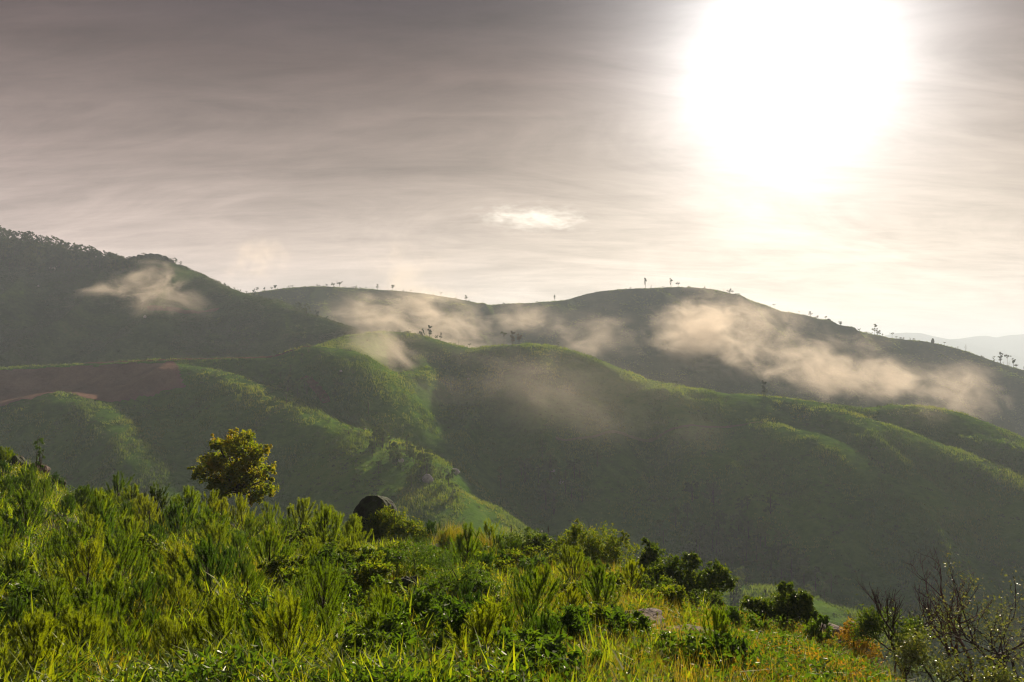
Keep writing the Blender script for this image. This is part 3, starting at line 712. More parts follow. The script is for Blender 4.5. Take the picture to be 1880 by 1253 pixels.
# ---------------- bushes and trees of the near hillside
def bush(name, px, D, blobs, nleaf, size, mat, label, cat='bush', seed=0, stems=5, up=.25, aspect=.5, sink=0, shell=.35, group='bushes along the brow'):
    """blobs in metres relative to the base: (x, y, z, r, rz)"""
    blobs = [tuple(1.22 * q for q in b) for b in blobs]; nleaf = int(nleaf * 1.3)
    g = fore_at(px, D); rg = np.random.default_rng(seed + int(px)); t = empty(name, (g[0], g[1], g[2] - sink))
    a = Acc()
    for k in range(max(stems, len(blobs))):
        b = blobs[k % len(blobs)]
        tgt = np.array([b[0], b[1], b[2] + b[4] * .5]) + rg.normal(size=3) * b[3] * .3; s = rg.normal(size=3) * .06; s[2] = -.1
        ctl = np.array([s, s + (tgt - s) * np.array([.25, .25, .5]), tgt]); tt = np.linspace(0, 1, 7)[:, None]
        c = ctl[0] * (1 - tt)**2 + 2 * ctl[1] * tt * (1 - tt) + ctl[2] * tt**2; a.add(*tube(c, np.linspace(.03, .008, 7), 5))
    part('stem', a.mesh('stem', M['bark'], True), t)
    V, Q = blob_leaves([(b[0], b[1], b[2], b[3], b[3] * .9, b[4]) for b in blobs], nleaf, size, rg, shell, up, aspect)
    part('foliage', mesh_np('foliage', V, [Q], mat), t); tag(t, label, cat, group); return t
bush('bush', 722, 39.8, [(-.7,0,.9,.7,.6),(0,0,.95,.8,.65),(.7,0,.7,.7,.5),(1.2,0,.45,.5,.45),(-.2,.1,1.3,.5,.35)], 6000, .12, M['bushy'], 'dense dark green bush hugging the right side of the large boulder')
bush('bush', 968, 36, [(-.6,0,.7,.6,.5),(.1,0,.9,.65,.5),(.7,0,.75,.5,.45)], 3600, .12, M['bush'], 'low green bush on the brow below the rusty plumes')
bush('bush', 1085, 34.6, [(-1.1,0,.9,.6,.5),(-.4,0,1.2,.75,.6),(.4,0,1.15,.8,.6),(1.1,0,.9,.6,.5),(-.5,0,1.75,.3,.35),(1.2,0,1.35,.25,.25),(0,-.3,.5,1.2,.5)], 8500, .11, M['bushy'], 'wide feathery yellow green bush with thin upright tips on the brow', aspect=.45)
bush('small_tree', 1192, 33.2, [(0,0,1.0,.42,.45),(-.1,0,1.45,.42,.4),(.15,0,1.7,.36,.35),(-.05,0,2.05,.22,.25),(.3,0,1.25,.3,.3)], 2400, .14, M['bush'], 'small upright leafy tree alone against the hazy slope', 'tree', shell=.2)
bush('bush', 1245, 31, [(-.5,0,1.35,.5,.45),(.1,0,1.5,.5,.45),(.45,0,1.75,.3,.3),(-.3,-.2,.7,.7,.6),(.4,-.1,.8,.6,.6)], 5600, .13, M['bush'], 'dark leafy bush with pale spiky tips, left one of the brow pair')
bush('bush', 1288, 29.5, [(.0,0,1.2,.55,.5),(.5,0,1.55,.40,.35),(.75,0,1.3,.30,.3),(.2,-.1,.6,.6,.6),(-.4,0,.8,.5,.5),(.45,-.1,.25,.4,.6)], 5600, .13, M['bush'], 'dark leafy bush leaning right over the drop, right one of the brow pair')
bush('bush', 1400, 26, [(-.2,0,.85,.42,.3),(.25,0,.6,.5,.4),(-.5,0,.5,.35,.3)], 2800, .13, M['bush'], 'low dark bush at the left foot of the taller layered bush', shell=.3)
bush('bush', 1448, 25.4, [(0,0,1.0,.5,.32),(.35,0,1.15,.38,.26),(-.1,0,1.5,.24,.2),(.1,0,.55,.5,.35),(.5,0,.75,.3,.28)], 3800, .13, M['bush'], 'taller dark bush with layered leaves left of the brown boulder')
bush('bush', 1572, 22.8, [(0,0,.55,.4,.4),(.3,0,.3,.4,.35),(-.1,0,.9,.25,.25)], 2200, .08, M['golden'], 'golden leaved bush just right of the brown boulder')
bush('bush', 1500, 22.5, [(0,0,.35,.3,.35),(.2,0,.6,.2,.25)], 700, .14, M['weed'], 'low light green shrub in front of the brown boulder', aspect=.3)
bush('bush', 600, 41.5, [(0,0,1.0,.4,.3),(.35,0,.75,.35,.3),(-.3,0,.8,.3,.3),(.1,0,1.25,.25,.2)], 1500, .09, M['bushy'], 'small pale green shrub on the brow between two pines')
bush('bush', 72, 43, [(0,0,1.6,.25,.3),(.1,0,1.1,.2,.25),(-.05,0,.7,.25,.3)], 420, .10, M['weed'], 'thin pale sapling growing out of the left knoll')
bush('bush', 855, 20.5, [(0,0,.5,.6,.45),(-.6,0,.4,.5,.4),(.5,0,.35,.5,.4)], 4200, .06, M['weed'], 'dark leafy weeds heaped around the central pine', shell=.3, group='bushes on the slope')
bush('bush', 760, 24, [(0,0,.6,.8,.5),(-.7,0,.4,.5,.4),(.7,0,.5,.6,.45)], 5200, .06, M['weed'], 'dark leafy mound above the sunken rock at the centre', shell=.3, group='bushes on the slope')

def mounds():
    rg = np.random.default_rng(303); protos = []; made = []; used = list(pine_xy)
    for v in range(4):
        a = Acc(); 
        for q in range(6): c, _ = curve((0, 0, -.05), rg.normal(size=3) * .5 + np.array([0, 0, 1]), .5, 4, rg, 0, .1); a.add(*tube(c, np.linspace(.012, .004, 5), 4))
        blobs = [(rg.normal() * .28, rg.normal() * .28, rg.uniform(.25, .55), rg.uniform(.22, .4), .26, rg.uniform(.2, .32)) for q in range(5)]
        V, Q = blob_leaves(blobs, 2600, (.07, .10, .085, .12)[v], rg, .3, .3, (.5, .35, .6, .3)[v])
        protos.append((a.mesh('stem', M['bark'], True), mesh_np('foliage', V, [Q], M[('bush', 'weed', 'bushy', 'weed')[v]])))
    first = {}
    for k in range(3000):
        if len(made) >= 90: break
        px = rg.uniform(-60, 1420) if rg.random() < .4 else rg.uniform(560, 1200)
        De = np.interp(px, EDGE[:, 0], EDGE[:, 2]); D = 10.2 + (De - 11) * rg.random()**1.1; g = fore_at(px, D)
        if min(np.hypot(g[0] - q[0], g[1] - q[1]) for q in used) < .75: continue
        used.append(g[:2]); v = int(rg.integers(0, 4))
        if (1110 < px < 1340 and 14 < D < 22) or (610 < px < 780 and D > 33): made or None; continue
        if v not in first: o = empty('leafy_shrub', tuple(g)); part('stem', protos[v][0], o); part('foliage', protos[v][1], o); first[v] = o
        else: o = copy_tree(first[v]); o.location = tuple(g)
        h = rg.uniform(.7, 1.35); o.scale = (h * rg.uniform(.9, 1.4), h, h); o.rotation_euler.z = rg.uniform(0, 6.28)
        o['category'] = 'shrub'; o['group'] = 'leafy shrubs among the grass and pines'; made.append((o, g, v))
    made.sort(key=lambda t: t[1][1]); rows = ['nearest the camera', 'low on the hillside', 'midway up the hillside', 'high on the hillside', 'near the brow']; n = math.ceil(len(made) / 5)
    ones = ['first', 'second', 'third', 'fourth', 'fifth', 'sixth', 'seventh', 'eighth', 'ninth', 'tenth', 'eleventh', 'twelfth', 'thirteenth', 'fourteenth', 'fifteenth', 'sixteenth', 'seventeenth', 'eighteenth', 'nineteenth']
    for b in range(5):
        for k, (o, g, v) in enumerate(sorted(made[b * n:(b + 1) * n], key=lambda t: t[1][0] / t[1][1])):
            o['label'] = ('dark', 'green', 'pale green', 'green')[v] + f' leafy shrub, {ones[k]} from left of those {rows[b]}'
mounds()

# the round bronze tree on the brow
def hero_tree():
    px, D = 437, 45.0; g = fore_at(px, D); t = empty('round_tree', tuple(g)); rg = np.random.default_rng(77)
    def rel(qx, qy, dy=0): 
        p = P(qx, qy, D); return np.array([p[0] - g[0], dy, p[2] - g[2]])
    s = D / F
    spec = [(437,820,32,26),(405,815,20,16),(452,800,18,14),(470,835,26,20),(488,822,12,9),(398,850,34,24),(365,868,18,10),(352,860,9,6),(440,860,40,26),(480,866,26,18),(500,862,10,14),(488,900,22,14),(470,915,20,14),(420,890,30,18),(395,885,22,14),(412,908,18,8),(430,795,14,10),(392,800,9,6),(455,885,26,18),(495,880,12,10),(375,880,14,8)]
    blobs = []
    for (qx, qy, rx, rz) in spec:
        for dy in ((0,) if rx < 15 else (-.55 * rx * s, .55 * rx * s)):
            c = rel(qx, qy, dy); blobs.append((c[0], c[1], c[2], rx * s * .86, rx * s * .8, rz * s * .86))
    a = Acc(); base = np.array([0, 0, -.3]); fork = rel(440, 905)
    c, _ = curve(base, fork - base, np.linalg.norm(fork - base), 6, rg, 0, .03); c += (fork - c[-1]) * np.linspace(0, 1, 7)[:, None]
    a.add(*tube(c, np.linspace(.16, .11, 7), 8))
    for b in blobs:
        e = np.array(b[:3]); m_ = fork + (e - fork) * .5 + np.array([0, 0, .15 * np.linalg.norm(e - fork)]) + rg.normal(size=3) * .08; tt = np.linspace(0, 1, 7)[:, None]
        a.add(*tube(fork * (1 - tt)**2 + 2 * m_ * tt * (1 - tt) + e * tt**2, np.linspace(.07, .015, 7), 5))
    part('trunk', a.mesh('trunk', M['bark'], True), t)
    V, Q = blob_leaves(blobs, 21000, .16, rg, .25, .0, .5); part('crown', mesh_np('crown', V, [Q], M['hero']), t)
    tag(t, 'round leafy tree with bronze tinted crown standing alone on the brow', 'tree')
hero_tree()

# trees at the lower right: thin bare ones and sparse leafy ones
def branch_tree(name, px, D, pyroot, h, seed, label, depth=4, r=.035, leaf=None, nleaf=0, size=.06, bark='redbark', dirx=0, kids=3, spread=.7, up=.06, leafspread=.16, ratio=.66, lowleaf=None, group=None, first=.42):
    p = P(px, pyroot, D); t = empty(name, tuple(p)); rg = np.random.default_rng(seed); a = Acc(); tips = []
    branching(a, (0, 0, 0), (dirx, 0, 1), h * first, r, depth, rg, tips, up, .12, spread, kids, 5, ratio)
    part('trunk', a.mesh('trunk', M[bark], True), t); tips = np.array(tips)
    if leaf:
        n = nleaf; zmax = tips[:, 2].max()
        w = np.ones(len(tips)) if lowleaf is None else (tips[:, 2] < zmax * lowleaf).astype(float) + 1e-6
        ci = rg.choice(len(tips), n, p=w / w.sum()); V, Q = leaves(tips[ci] + rg.normal(size=(n, 3)) * leafspread, size, rg, up=.2, aspect=.6)
        part('foliage', mesh_np('foliage', V, [Q], M[leaf]), t)
    tag(t, label, 'tree', group)
gr = 'thin trees at the lower right corner'
branch_tree('bare_tree', 1785, 21.5, 1330, 5.4, 5, 'tall bare tree with reddish forked twigs near the right edge', 5, .075, 'shiny', 350, .07, 'redbark', -.03, 3, .50, .08, .2, .70, .5, gr, .36)
branch_tree('leafy_tree', 1668, 20.5, 1310, 3.9, 8, 'slender tree with leafy lower trunk and bare forked top', 4, .07, 'bush', 3600, .075, 'bark', .02, 3, .42, .10, .14, .68, .72, gr, .42)
branch_tree('leafy_tree', 1850, 19.5, 1310, 3.3, 15, 'sparse tree with small glossy leaves at the right edge', 4, .06, 'shiny', 1200, .065, 'bark', -.12, 3, .75, .05, .16, .72, None, gr)
branch_tree('leafy_tree', 1885, 18, 1330, 3.4, 16, 'glossy leaved tree cut by the right edge of the frame', 4, .05, 'shiny', 800, .065, 'bark', -.15, 3, .75, .05, .16, .72, None, gr)
branch_tree('bare_shrub', 1642, 22.5, 1275, 2.9, 21, 'thin bare shrub left of the slender leafy tree', 4, .035, None, 0, .05, 'redbark', -.05, 3, .38, .1, .1, .72, None, gr)
branch_tree('bare_shrub', 1622, 23.5, 1262, 1.9, 23, 'low bare shrub next to the golden leaved bush', 4, .03, None, 0, .05, 'redbark', -.12, 3, .38, .1, .1, .72, None, gr)
branch_tree('leafy_shrub', 1722, 18.5, 1300, 1.7, 31, 'rounded glossy leaved shrub between the slender tree and the bare tree', 4, .03, 'shiny', 2400, .07, 'bark', 0, 3, .7, .08, .14, .7, None, gr)
branch_tree('leafy_shrub', 1800, 16.5, 1330, 1.5, 33, 'glossy leaved shrub at the foot of the tall bare tree', 4, .03, 'shiny', 2000, .07, 'bark', 0, 3, .7, .08, .14, .7, None, gr)

# ------------------------------------------------------------------ trees of the hills
def far_tree(kind, seed, mat):
    """unit height tree: trunk mesh + crown mesh"""
    rg = np.random.default_rng(seed); a = Acc(); blobs = []
    if kind == 'round':
        a.add(*tube(np.array([[0, 0, -.05], [.01, 0, .3], [0, .01, .7]]), [.022, .018, .008], 5))
        for k in range(7): v = rg.normal(size=3); v /= np.linalg.norm(v); blobs.append((v[0] * .17, v[1] * .17, .66 + v[2] * .16, .17, .17, .15))
    elif kind == 'umbrella':
        a.add(*tube(np.array([[0, 0, -.05], [.02, 0, .4], [-.01, .01, .85]]), [.02, .015, .01], 5))
        for k in range(7):
            an = k * .9; e = np.array([math.cos(an) * .22, math.sin(an) * .22, .88 + .05 * rg.normal()]); a.add(*tube(np.array([[0, 0, .62], e * .6 + [0, 0, .33], e]), [.01, .008, .005], 4)); blobs.append((*e, .13, .13, .05))
    elif kind == 'tiers':
        a.add(*tube(np.array([[0, 0, -.05], [.015, 0, .5], [-.005, .01, .97]]), [.017, .012, .006], 5))
        for zc, rr in ((.42, .10), (.60, .11), (.78, .12), (.92, .08)):
            an = rg.uniform(0, 6.28); off = .06
            for q in range(2): blobs.append((math.cos(an + q * 2.6) * off, math.sin(an + q * 2.6) * off, zc + .04 * rg.normal(), rr, rr, .085))
    elif kind == 'bush':
        a.add(*tube(np.array([[0, 0, -.1], [0, 0, .2], [.02, 0, .5]]), [.04, .03, .01], 5))
        for k in range(8): v = rg.normal(size=3); v /= np.linalg.norm(v); blobs.append((v[0] * .32, v[1] * .32, .48 + v[2] * .25, .28, .28, .25))
    elif kind == 'forest':
        a.add(*tube(np.array([[0, 0, -.1], [.01, 0, .4], [0, .01, .8]]), [.022, .016, .008], 5))
        for k in range(9):
            zc = rg.uniform(.15, .92); rr = .26 * math.sqrt(max(.08, 1 - ((zc - .5) / .5)**2)); an = rg.uniform(0, 6.28); blobs.append((math.cos(an) * rr * .6, math.sin(an) * rr * .6, zc, .17, .17, .12))
    elif kind == 'bare':
        tips = []; branching(a, (0, 0, -.03), (0, 0, 1), .5, .014, 3, rg, tips, .08, .08, .5, 3, 4, .55)
        return a.mesh('trunk', M['bark'], True), None
    n = {'round': 520, 'umbrella': 420, 'tiers': 520, 'bush': 520, 'forest': 620}[kind]
    V, Q = blob_leaves(blobs, n, .085 if kind != 'bush' else .11, rg, .3, .05, .6)
    return a.mesh('trunk', M['bark'], True), mesh_np('crown', V, [Q], mat)
FT = {}
def place_far(kind, var, pos, h, label, group, rz, mat='ftree', name='tree', cat='tree', wide=1.0):
    key = (kind, var, mat)
    if key not in FT:
        tm, cm = far_tree(kind, hash((kind == 'round') * 3 + (kind == 'umbrella') * 5 + (kind == 'tiers') * 7 + (kind == 'bush') * 11 + (kind == 'forest') * 13) % 999 + var, M[mat])
        o = empty(name, tuple(pos)); part('trunk', tm, o)
        if cm is not None: part('crown', cm, o)
        FT[key] = o
    else: o = copy_tree(FT[key]); o.name = name
    o.location = tuple(pos); o.scale = (h * wide, h * wide, h); o.rotation_euler = (0, 0, rz)
    for k in ('label', 'category', 'group'):
        if k in o: del o[k]
    tag(o, label, cat, group); return o
def nth(k):
    ones = ['first', 'second', 'third', 'fourth', 'fifth', 'sixth', 'seventh', 'eighth', 'ninth', 'tenth', 'eleventh', 'twelfth', 'thirteenth', 'fourteenth', 'fifteenth', 'sixteenth', 'seventeenth', 'eighteenth', 'nineteenth']
    k += 1
    if k < 20: return ones[k - 1]
    t = k // 10; return ['twentieth', 'thirtieth', 'fortieth', 'fiftieth', 'sixtieth'][t - 2] if k % 10 == 0 else ['twenty', 'thirty', 'forty', 'fifty', 'sixty'][t - 2] + '-' + ones[k % 10 - 1]
NTH = ['first', 'second', 'third', 'fourth', 'fifth', 'sixth', 'seventh', 'eighth', 'ninth', 'tenth', 'eleventh', 'twelfth', 'thirteenth', 'fourteenth', 'fifteenth', 'sixteenth', 'seventeenth', 'eighteenth', 'nineteenth', 'twentieth']
# skyline trees: photo x, height in photo pixels, kind, width
SKY1 = [(466,9,'bush',.8),(472,11,'round',1),(486,9,'forest',1),(499,8,'round',1.2),(505,10,'round',1.5),(531,5,'bush',1),(536,7,'round',1.3),(560,4,'bush',1),(584,6,'bush',1.3),(597,10,'bare',1),(600,6,'round',1.2),(612,10,'round',1.4),(623,15,'round',1.3),(634,4,'bush',1),(648,5,'bush',1.2),(654,7,'bush',1),(662,4,'bush',1.2),(672,5,'forest',1),(693,11,'tiers',1.6),(721,13,'round',1)]
SKY2 = [(741,5,'bush',1),(747,3,'bush',1),(754,6,'round',1),(795,4,'bush',1),(809,8,'umbrella',1),(837,4,'bush',1.2),(856,11,'tiers',2),(860,4,'bush',1),(886,5,'forest',1.2),(925,4,'bush',2),(985,4,'bush',1.5),(1018,12,'tiers',1.2),(1150,3,'bush',1.5),(1158,4,'bush',1.2),(1185,19,'tiers',1.1),(1195,6,'forest',1),(1218,4,'bush',1.4),(1232,17,'tiers',1.1),(1245,13,'round',1),(1265,4,'bush',1.6)]
SKY3 = [(1294,5,'bush',1),(1339,9,'bush',1.2),(1345,9,'round',1),(1352,5,'bush',1.8),(1357,6,'bush',1.2),(1328,7,'bare',1),(1421,9,'umbrella',1.1),(1415,7,'bare',1),(1467,6,'umbrella',1),(1488,11,'tiers',2),(1499,7,'bush',1.2),(1509,4,'bush',1),(1516,11,'umbrella',.8),(1543,12,'round',1.1),(1565,6,'round',1),(1577,8,'round',1.2),(1593,5,'bush',1.8),(1600,5,'bush',1),(1606,22,'tiers',1.3),(1610,12,'forest',1)]
SKY4 = [(1614,12,'tiers',1.6),(1620,7,'round',1),(1638,11,'umbrella',1.2),(1646,6,'round',1.3),(1654,5,'bush',1.3),(1659,5,'bush',1),(1671,5,'forest',1),(1677,5,'bush',1),(1734,7,'umbrella',1.2),(1759,5,'forest',1),(1773,15,'bare',1.2),(1825,11,'forest',.9),(1837,23,'tiers',1.4),(1849,21,'umbrella',.9),(1852,11,'bare',1),(1861,20,'round',.9),(1866,11,'round',1),(1843,8,'bare',1),(1880,9,'forest',1),(1803,4,'bush',1.5)]
kn = {'bush': 'low round shrub', 'round': 'round crowned tree', 'umbrella': 'flat topped tree', 'tiers': 'tall thin tree with tufted crown', 'forest': 'small dense tree', 'bare': 'bare spindly tree'}
for sec, lst in (('left third', SKY1), ('middle', SKY2), ('right shoulder', SKY3), ('right end', SKY4)):
    lst = sorted(lst)
    for i, (px, hp, kd, wd) in enumerate(lst):
        p = crest_at('back', px); D = p[1]; h = hp / F * D
        place_far(kd, i % 3, p - np.array([0, 0, .2]), h, f'{kn[kd]}, {NTH[i]} from left, {sec} of back ridge skyline', 'trees on the back ridge skyline', i * 1.7, 'ftree', 'shrub' if kd == 'bush' else 'tree', 'shrub' if kd == 'bush' else 'tree', wd)
g = crest_at('back', 1712); o = link('rock_pillar', rock_mesh('rock_pillar', 1.6, 1.6, 3.2, 44, M['darkrock'], sub=4), loc=tuple(g + [0, 0, 1.5])); tag(o, 'dark squared rock standing on the right end of the back ridge', 'rock')
g = crest_at('back', 1521); o = link('boulder', rock_mesh('boulder', 3.0, 3, 3.0, 45, M['darkrock'], sub=4), loc=tuple(g + [0, 0, 1.2])); tag(o, 'blocky boulder on the right shoulder of the back ridge skyline', 'boulder')
# middle crest
MIDT = [(775,19,'bush',.9,'dense round tree at the left of the middle crest'),(789,29,'tiers',1.3,'tall thin tree leaning over the round tree on the middle crest'),(801,13,'forest',1,'small dense tree right of the tall pair on the middle crest'),(809,20,'tiers',1,'slim tree in mist on the middle crest, beside the small dense tree'),(842,19,'bare',.7,'bare trunk standing in mist in the dip of the middle crest'),(862,12,'umbrella',1.2,'low flat topped tree in the dip of the middle crest'),(925,31,'umbrella',.75,'flat topped tree with long bare trunk on the middle crest'),(941,33,'tiers',1.3,'tall dark tufted tree, middle one of three on the central crest'),(953,27,'round',1.5,'broad round crowned tree, rightmost of three on the central crest'),(1024,14,'forest',1,'lone small tree on the slope right of the three crest trees'),(1402,36,'tiers',1.1,'lone tall tree with dark foot on the right half of the middle crest'),(1404,17,'bush',.8,'dark bush at the foot of the lone tall crest tree'),(1525,30,'bare',.5,'thin bare pole like tree on the right middle crest'),(1240,15,'forest',1.2,'small tree on the descending part of the middle crest'),(1215,9,'bush',1.3,'low shrub left of the small tree on the descending crest'),(1440,6,'bush',1.5,'low shrub on the middle crest right of the lone tall tree'),(1345,6,'bush',1.6,'low shrub on the middle crest left of the lone tall tree')]
for i, (px, hp, kd, wd, lb) in enumerate(MIDT):
    p = crest_at('mid', px); D = p[1]
    place_far(kd, i % 3, p - np.array([0, 0, .3]), hp * .85 / F * D, lb, 'trees on the middle crest', i * 2.1, 'fred' if px in (953, 941) else 'ftree', 'shrub' if 'shrub' in lb else 'tree', 'shrub' if 'shrub' in lb else 'tree', wd)
# skyline of the dark mountain (below the forest)
for i, (px, hp, kd) in enumerate([(270,9,'umbrella'),(246,10,'forest'),(345,6,'bush'),(372,6,'bush'),(398,6,'bush'),(412,10,'forest'),(420,9,'bush'),(430,8,'forest'),(440,7,'bush'),(452,9,'forest'),(466,9,'round'),(478,8,'bush'),(495,7,'bush'),(515,10,'bush'),(545,18,'bush'),(563,22,'bush'),(581,16,'forest'),(600,10,'bush'),(612,9,'bush')]):
    p = crest_at('mount', px); D = p[1]
    lb = f'{kn[kd]}, {NTH[i]} from the left along the falling crest of the dark mountain' if i > 1 else ('tiny flat topped tree on top of the rocky peak' if i == 0 else 'pointed small tree at the left end of the rocky peak')
    if i > 1: lb = f'{kn[kd]}, {NTH[i-2]} from the left along the falling crest of the dark mountain'
    place_far(kd, i % 3, p - np.array([0, 0, .3]), hp / F * D, lb, 'trees on the crest of the dark mountain', i * 1.3, 'ftree', 'shrub' if kd == 'bush' else 'tree', 'shrub' if kd == 'bush' else 'tree', 1.0 if kd != 'bush' else 1.1)
# forest on top of the dark mountain
rgf = np.random.default_rng(91); cnt = 0
for k in range(60):
    px = -20 + k * 4.2 + rgf.normal() * 1.5
    if px > 236: break
    p = crest_at('mount', px) + np.array([0, rgf.uniform(-6, 4), 0]); p[2] = float(th(p[0:1], p[1:2])[0]) - 1.2
    place_far('forest', int(rgf.integers(0, 4)), p, rgf.uniform(7, 11), f'dark tree, {nth(cnt)} from the left on the mountain forest skyline', 'trees on the forest skyline', rgf.uniform(0, 6), 'ftree', 'forest_tree', 'tree', rgf.uniform(.9, 1.3)); cnt += 1
for k in range(4000):
    if cnt >= 270: break
    px = rgf.uniform(-30, 250); py = rgf.uniform(442 + .2 * max(px, 0), 506 - .03 * max(px, 0))
    p = hit(px, py, 300)
    if p is None or p[1] < 480: continue
    place_far('forest', int(rgf.integers(0, 4)), p - np.array([0, 0, 1.0]), rgf.uniform(7.5, 11.5), 'dark tree inside the forest covering the upper left mountainside', 'trees of the mountain forest', rgf.uniform(0, 6), 'ftree', 'forest_tree', 'tree', rgf.uniform(1.0, 1.4)); cnt += 1
# trees in the gullies
def rank(objs, phrase, per=16):
    objs = sorted(objs, key=lambda t: t[1][2] / t[1][1]); nb = max(1, math.ceil(len(objs) / per)); rows = [''] if nb == 1 else ['lowest row', 'second row up', 'third row up', 'fourth row up', 'fifth row up', 'sixth row up'][:nb]
    step = math.ceil(len(objs) / nb)
    for b in range(nb):
        for k, (o, p) in enumerate(sorted(objs[b * step:(b + 1) * step], key=lambda t: t[1][0] / t[1][1])):
            o['label'] = phrase + (', ' + rows[b] if rows[b] else '') + ', ' + NTH[min(k, 19)] + ' from the left'
def cluster(n, cx, cy, sx, sy, hr, label, group, seed, ang=0, kinds=('forest', 'bush')):
    rg = np.random.default_rng(seed); made = []
    for k in range(n):
        a, b = rg.normal() * sx, rg.normal() * sy; px = cx + a * math.cos(ang) - b * math.sin(ang); py = cy + a * math.sin(ang) + b * math.cos(ang)
        p = hit(px, py)
        if p is None: continue
        kd = kinds[int(rg.integers(0, len(kinds)))]
        o = place_far(kd, int(rg.integers(0, 3)), p - np.array([0, 0, .4]), rg.uniform(*hr) * (.5 if kd == 'bush' else 1), label, group, rg.uniform(0, 6), 'gtree', 'gully_tree', 'tree', rg.uniform(.9, 1.3)); made.append((o, p))
    rank(made, label)
cluster(26, 545, 715, 24, 16, (4, 8), 'dark tree in the upper left gully', 'trees in the upper left gully', 1, .5)
cluster(45, 745, 850, 62, 16, (5, 11), 'tree in the long central gully', 'trees in the long central gully', 2, .62)
cluster(22, 1010, 905, 30, 30, (7, 12), 'slender tree on the central slope', 'slender trees on the lower central slope', 3, .4, ('forest', 'tiers'))
cluster(75, 1330, 1015, 62, 30, (7, 12), 'valley wood tree at lower right', 'trees of the valley wood', 4, .35)
cluster(22, 1470, 1075, 30, 12, (7, 11), 'tree just above the low green spur', 'trees above the low spur', 5, .5)
cluster(30, 470, 610, 70, 22, (3, 6), 'dark shrub on the mountain face', 'shrubs on the mountain face', 6, .1, ('bush', 'forest'))
for i, px in enumerate([243, 251, 258, 266, 274, 281, 287, 294, 299, 305, 312, 320, 330, 338]):
    p = crest_at('mount', px) + np.array([0, -3 + (i * 37 % 5), 0])
    place_far('bush' if i % 3 else 'forest', i % 3, p - np.array([0, 0, .3]), (4.4, 3.4, 3.9, 5.2)[i % 4], f'dark shrub on the craggy peak, {NTH[i]} from the left', 'shrubs on the craggy peak', i * 1.1, 'ftree', 'shrub', 'shrub', 1.2)
cluster(18, 600, 700, 30, 30, (3, 6), 'shrub on the slope right of the upper gully', 'shrubs right of the upper gully', 11, .6, ('bush', 'forest'))
cluster(18, 1150, 840, 70, 40, (2, 4), 'shrub on the central slope', 'shrubs on the central slope', 12, .3, ('bush',))
cluster(18, 860, 760, 60, 50, (2, 4.5), 'shrub on the upper central slope', 'shrubs on the upper central slope', 13, .3, ('bush',))
cluster(18, 1560, 880, 90, 50, (2, 4), 'shrub on the broad right slope', 'shrubs on the broad right slope', 14, .4, ('bush',))
cluster(18, 1620, 700, 90, 22, (3, 5), 'shrub low on the back ridge', 'shrubs low on the back ridge', 15, .25, ('bush', 'forest'))
cluster(16, 430, 780, 60, 30, (2, 4), 'shrub on the left green spur', 'shrubs on the left green spur', 16, .5, ('bush',))
cluster(20, 300, 555, 50, 10, (3, 5), 'shrub by the reddish earth cut', 'shrubs by the earth cut', 7, .1, ('bush',))
for i, (px, py, s, lb) in enumerate([(785,886,4.0,'large pale boulder in the long central gully'),(735,850,2.2,'pale boulder with pink tint at the head of the gully trees'),(733,842,1.5,'small pale stone just above the pink tinted boulder'),(836,870,3.2,'pale boulder half hidden right of the largest gully boulder'),(1015,868,2.0,'pale stone among slender trees on the central slope'),(1030,888,2.2,'lower pale stone among slender trees on the central slope'),(95,497,4.5,'pale cliff face showing in the mountain forest, larger one'),(102,492,3.5,'pale cliff face in the mountain forest, smaller one'),(70,528,1.8,'tiny pale rock below the mountain forest'),(266,585,2.0,'pale rock below the reddish earth cut'),(626,683,1.5,'small pale stone on the slope right of the upper gully'),(860,697,1.2,'tiny white stone on the upper central slope'),(670,790,1.4,'small pale stone on the spur left of the gully')]):
    p = hit(px, py, 200)
    if p is None: continue
    o = link('boulder', rock_mesh('boulder', s * .55, s * .5, s * .5, 60 + i, M['palerock'], sub=4), loc=tuple(p + [0, 0, s * .25])); tag(o, lb, 'boulder', 'pale rocks on the hills')
# rocky peak
for i, (px, s, dz) in enumerate([(247,2.6,3.0),(262,3.2,1.6),(276,3.4,1.9),(288,3.0,1.7),(300,3.2,1.0),(311,2.4,.6)]):
    p = crest_at('mount', px); o = link('crag', rock_mesh('crag', s * 1.3, s, s, 80 + i, M['darkrock'], .75, sub=4), loc=tuple(p + [0, 0, dz - 1])); tag(o, f'dark rock of the craggy peak, {NTH[i]} from the left', 'rock', 'rocks of the craggy peak')

# ------------------------------------------------------------------ slope cover: grass and scrub nobody could count
def in_field(x, y):
    C = np.array([hit(*p)[:2] for p in FIELD]); ins = np.zeros(x.shape, bool)
    for i in range(len(C)):
        a = C[i]; b = C[(i + 1) % len(C)]; ins ^= ((a[1] > y) != (b[1] > y)) & (x < (b[0] - a[0]) * (y - a[1]) / (b[1] - a[1] + 1e-9) + a[0])
    return ins
def slope_points(n, rg, mask):
    ids = np.nonzero(mask.ravel())[0]; c = rg.choice(ids, n); i = c // NU; j = c % NU
    u = U[j] + rg.uniform(-.5, .5, n) * (U[1] - U[0]); y = Y[i] * np.exp(rg.uniform(-.5, .5, n) * math.log(1500 / 56) / (NV - 1))
    x = u * y; return x, y, th(x, y)
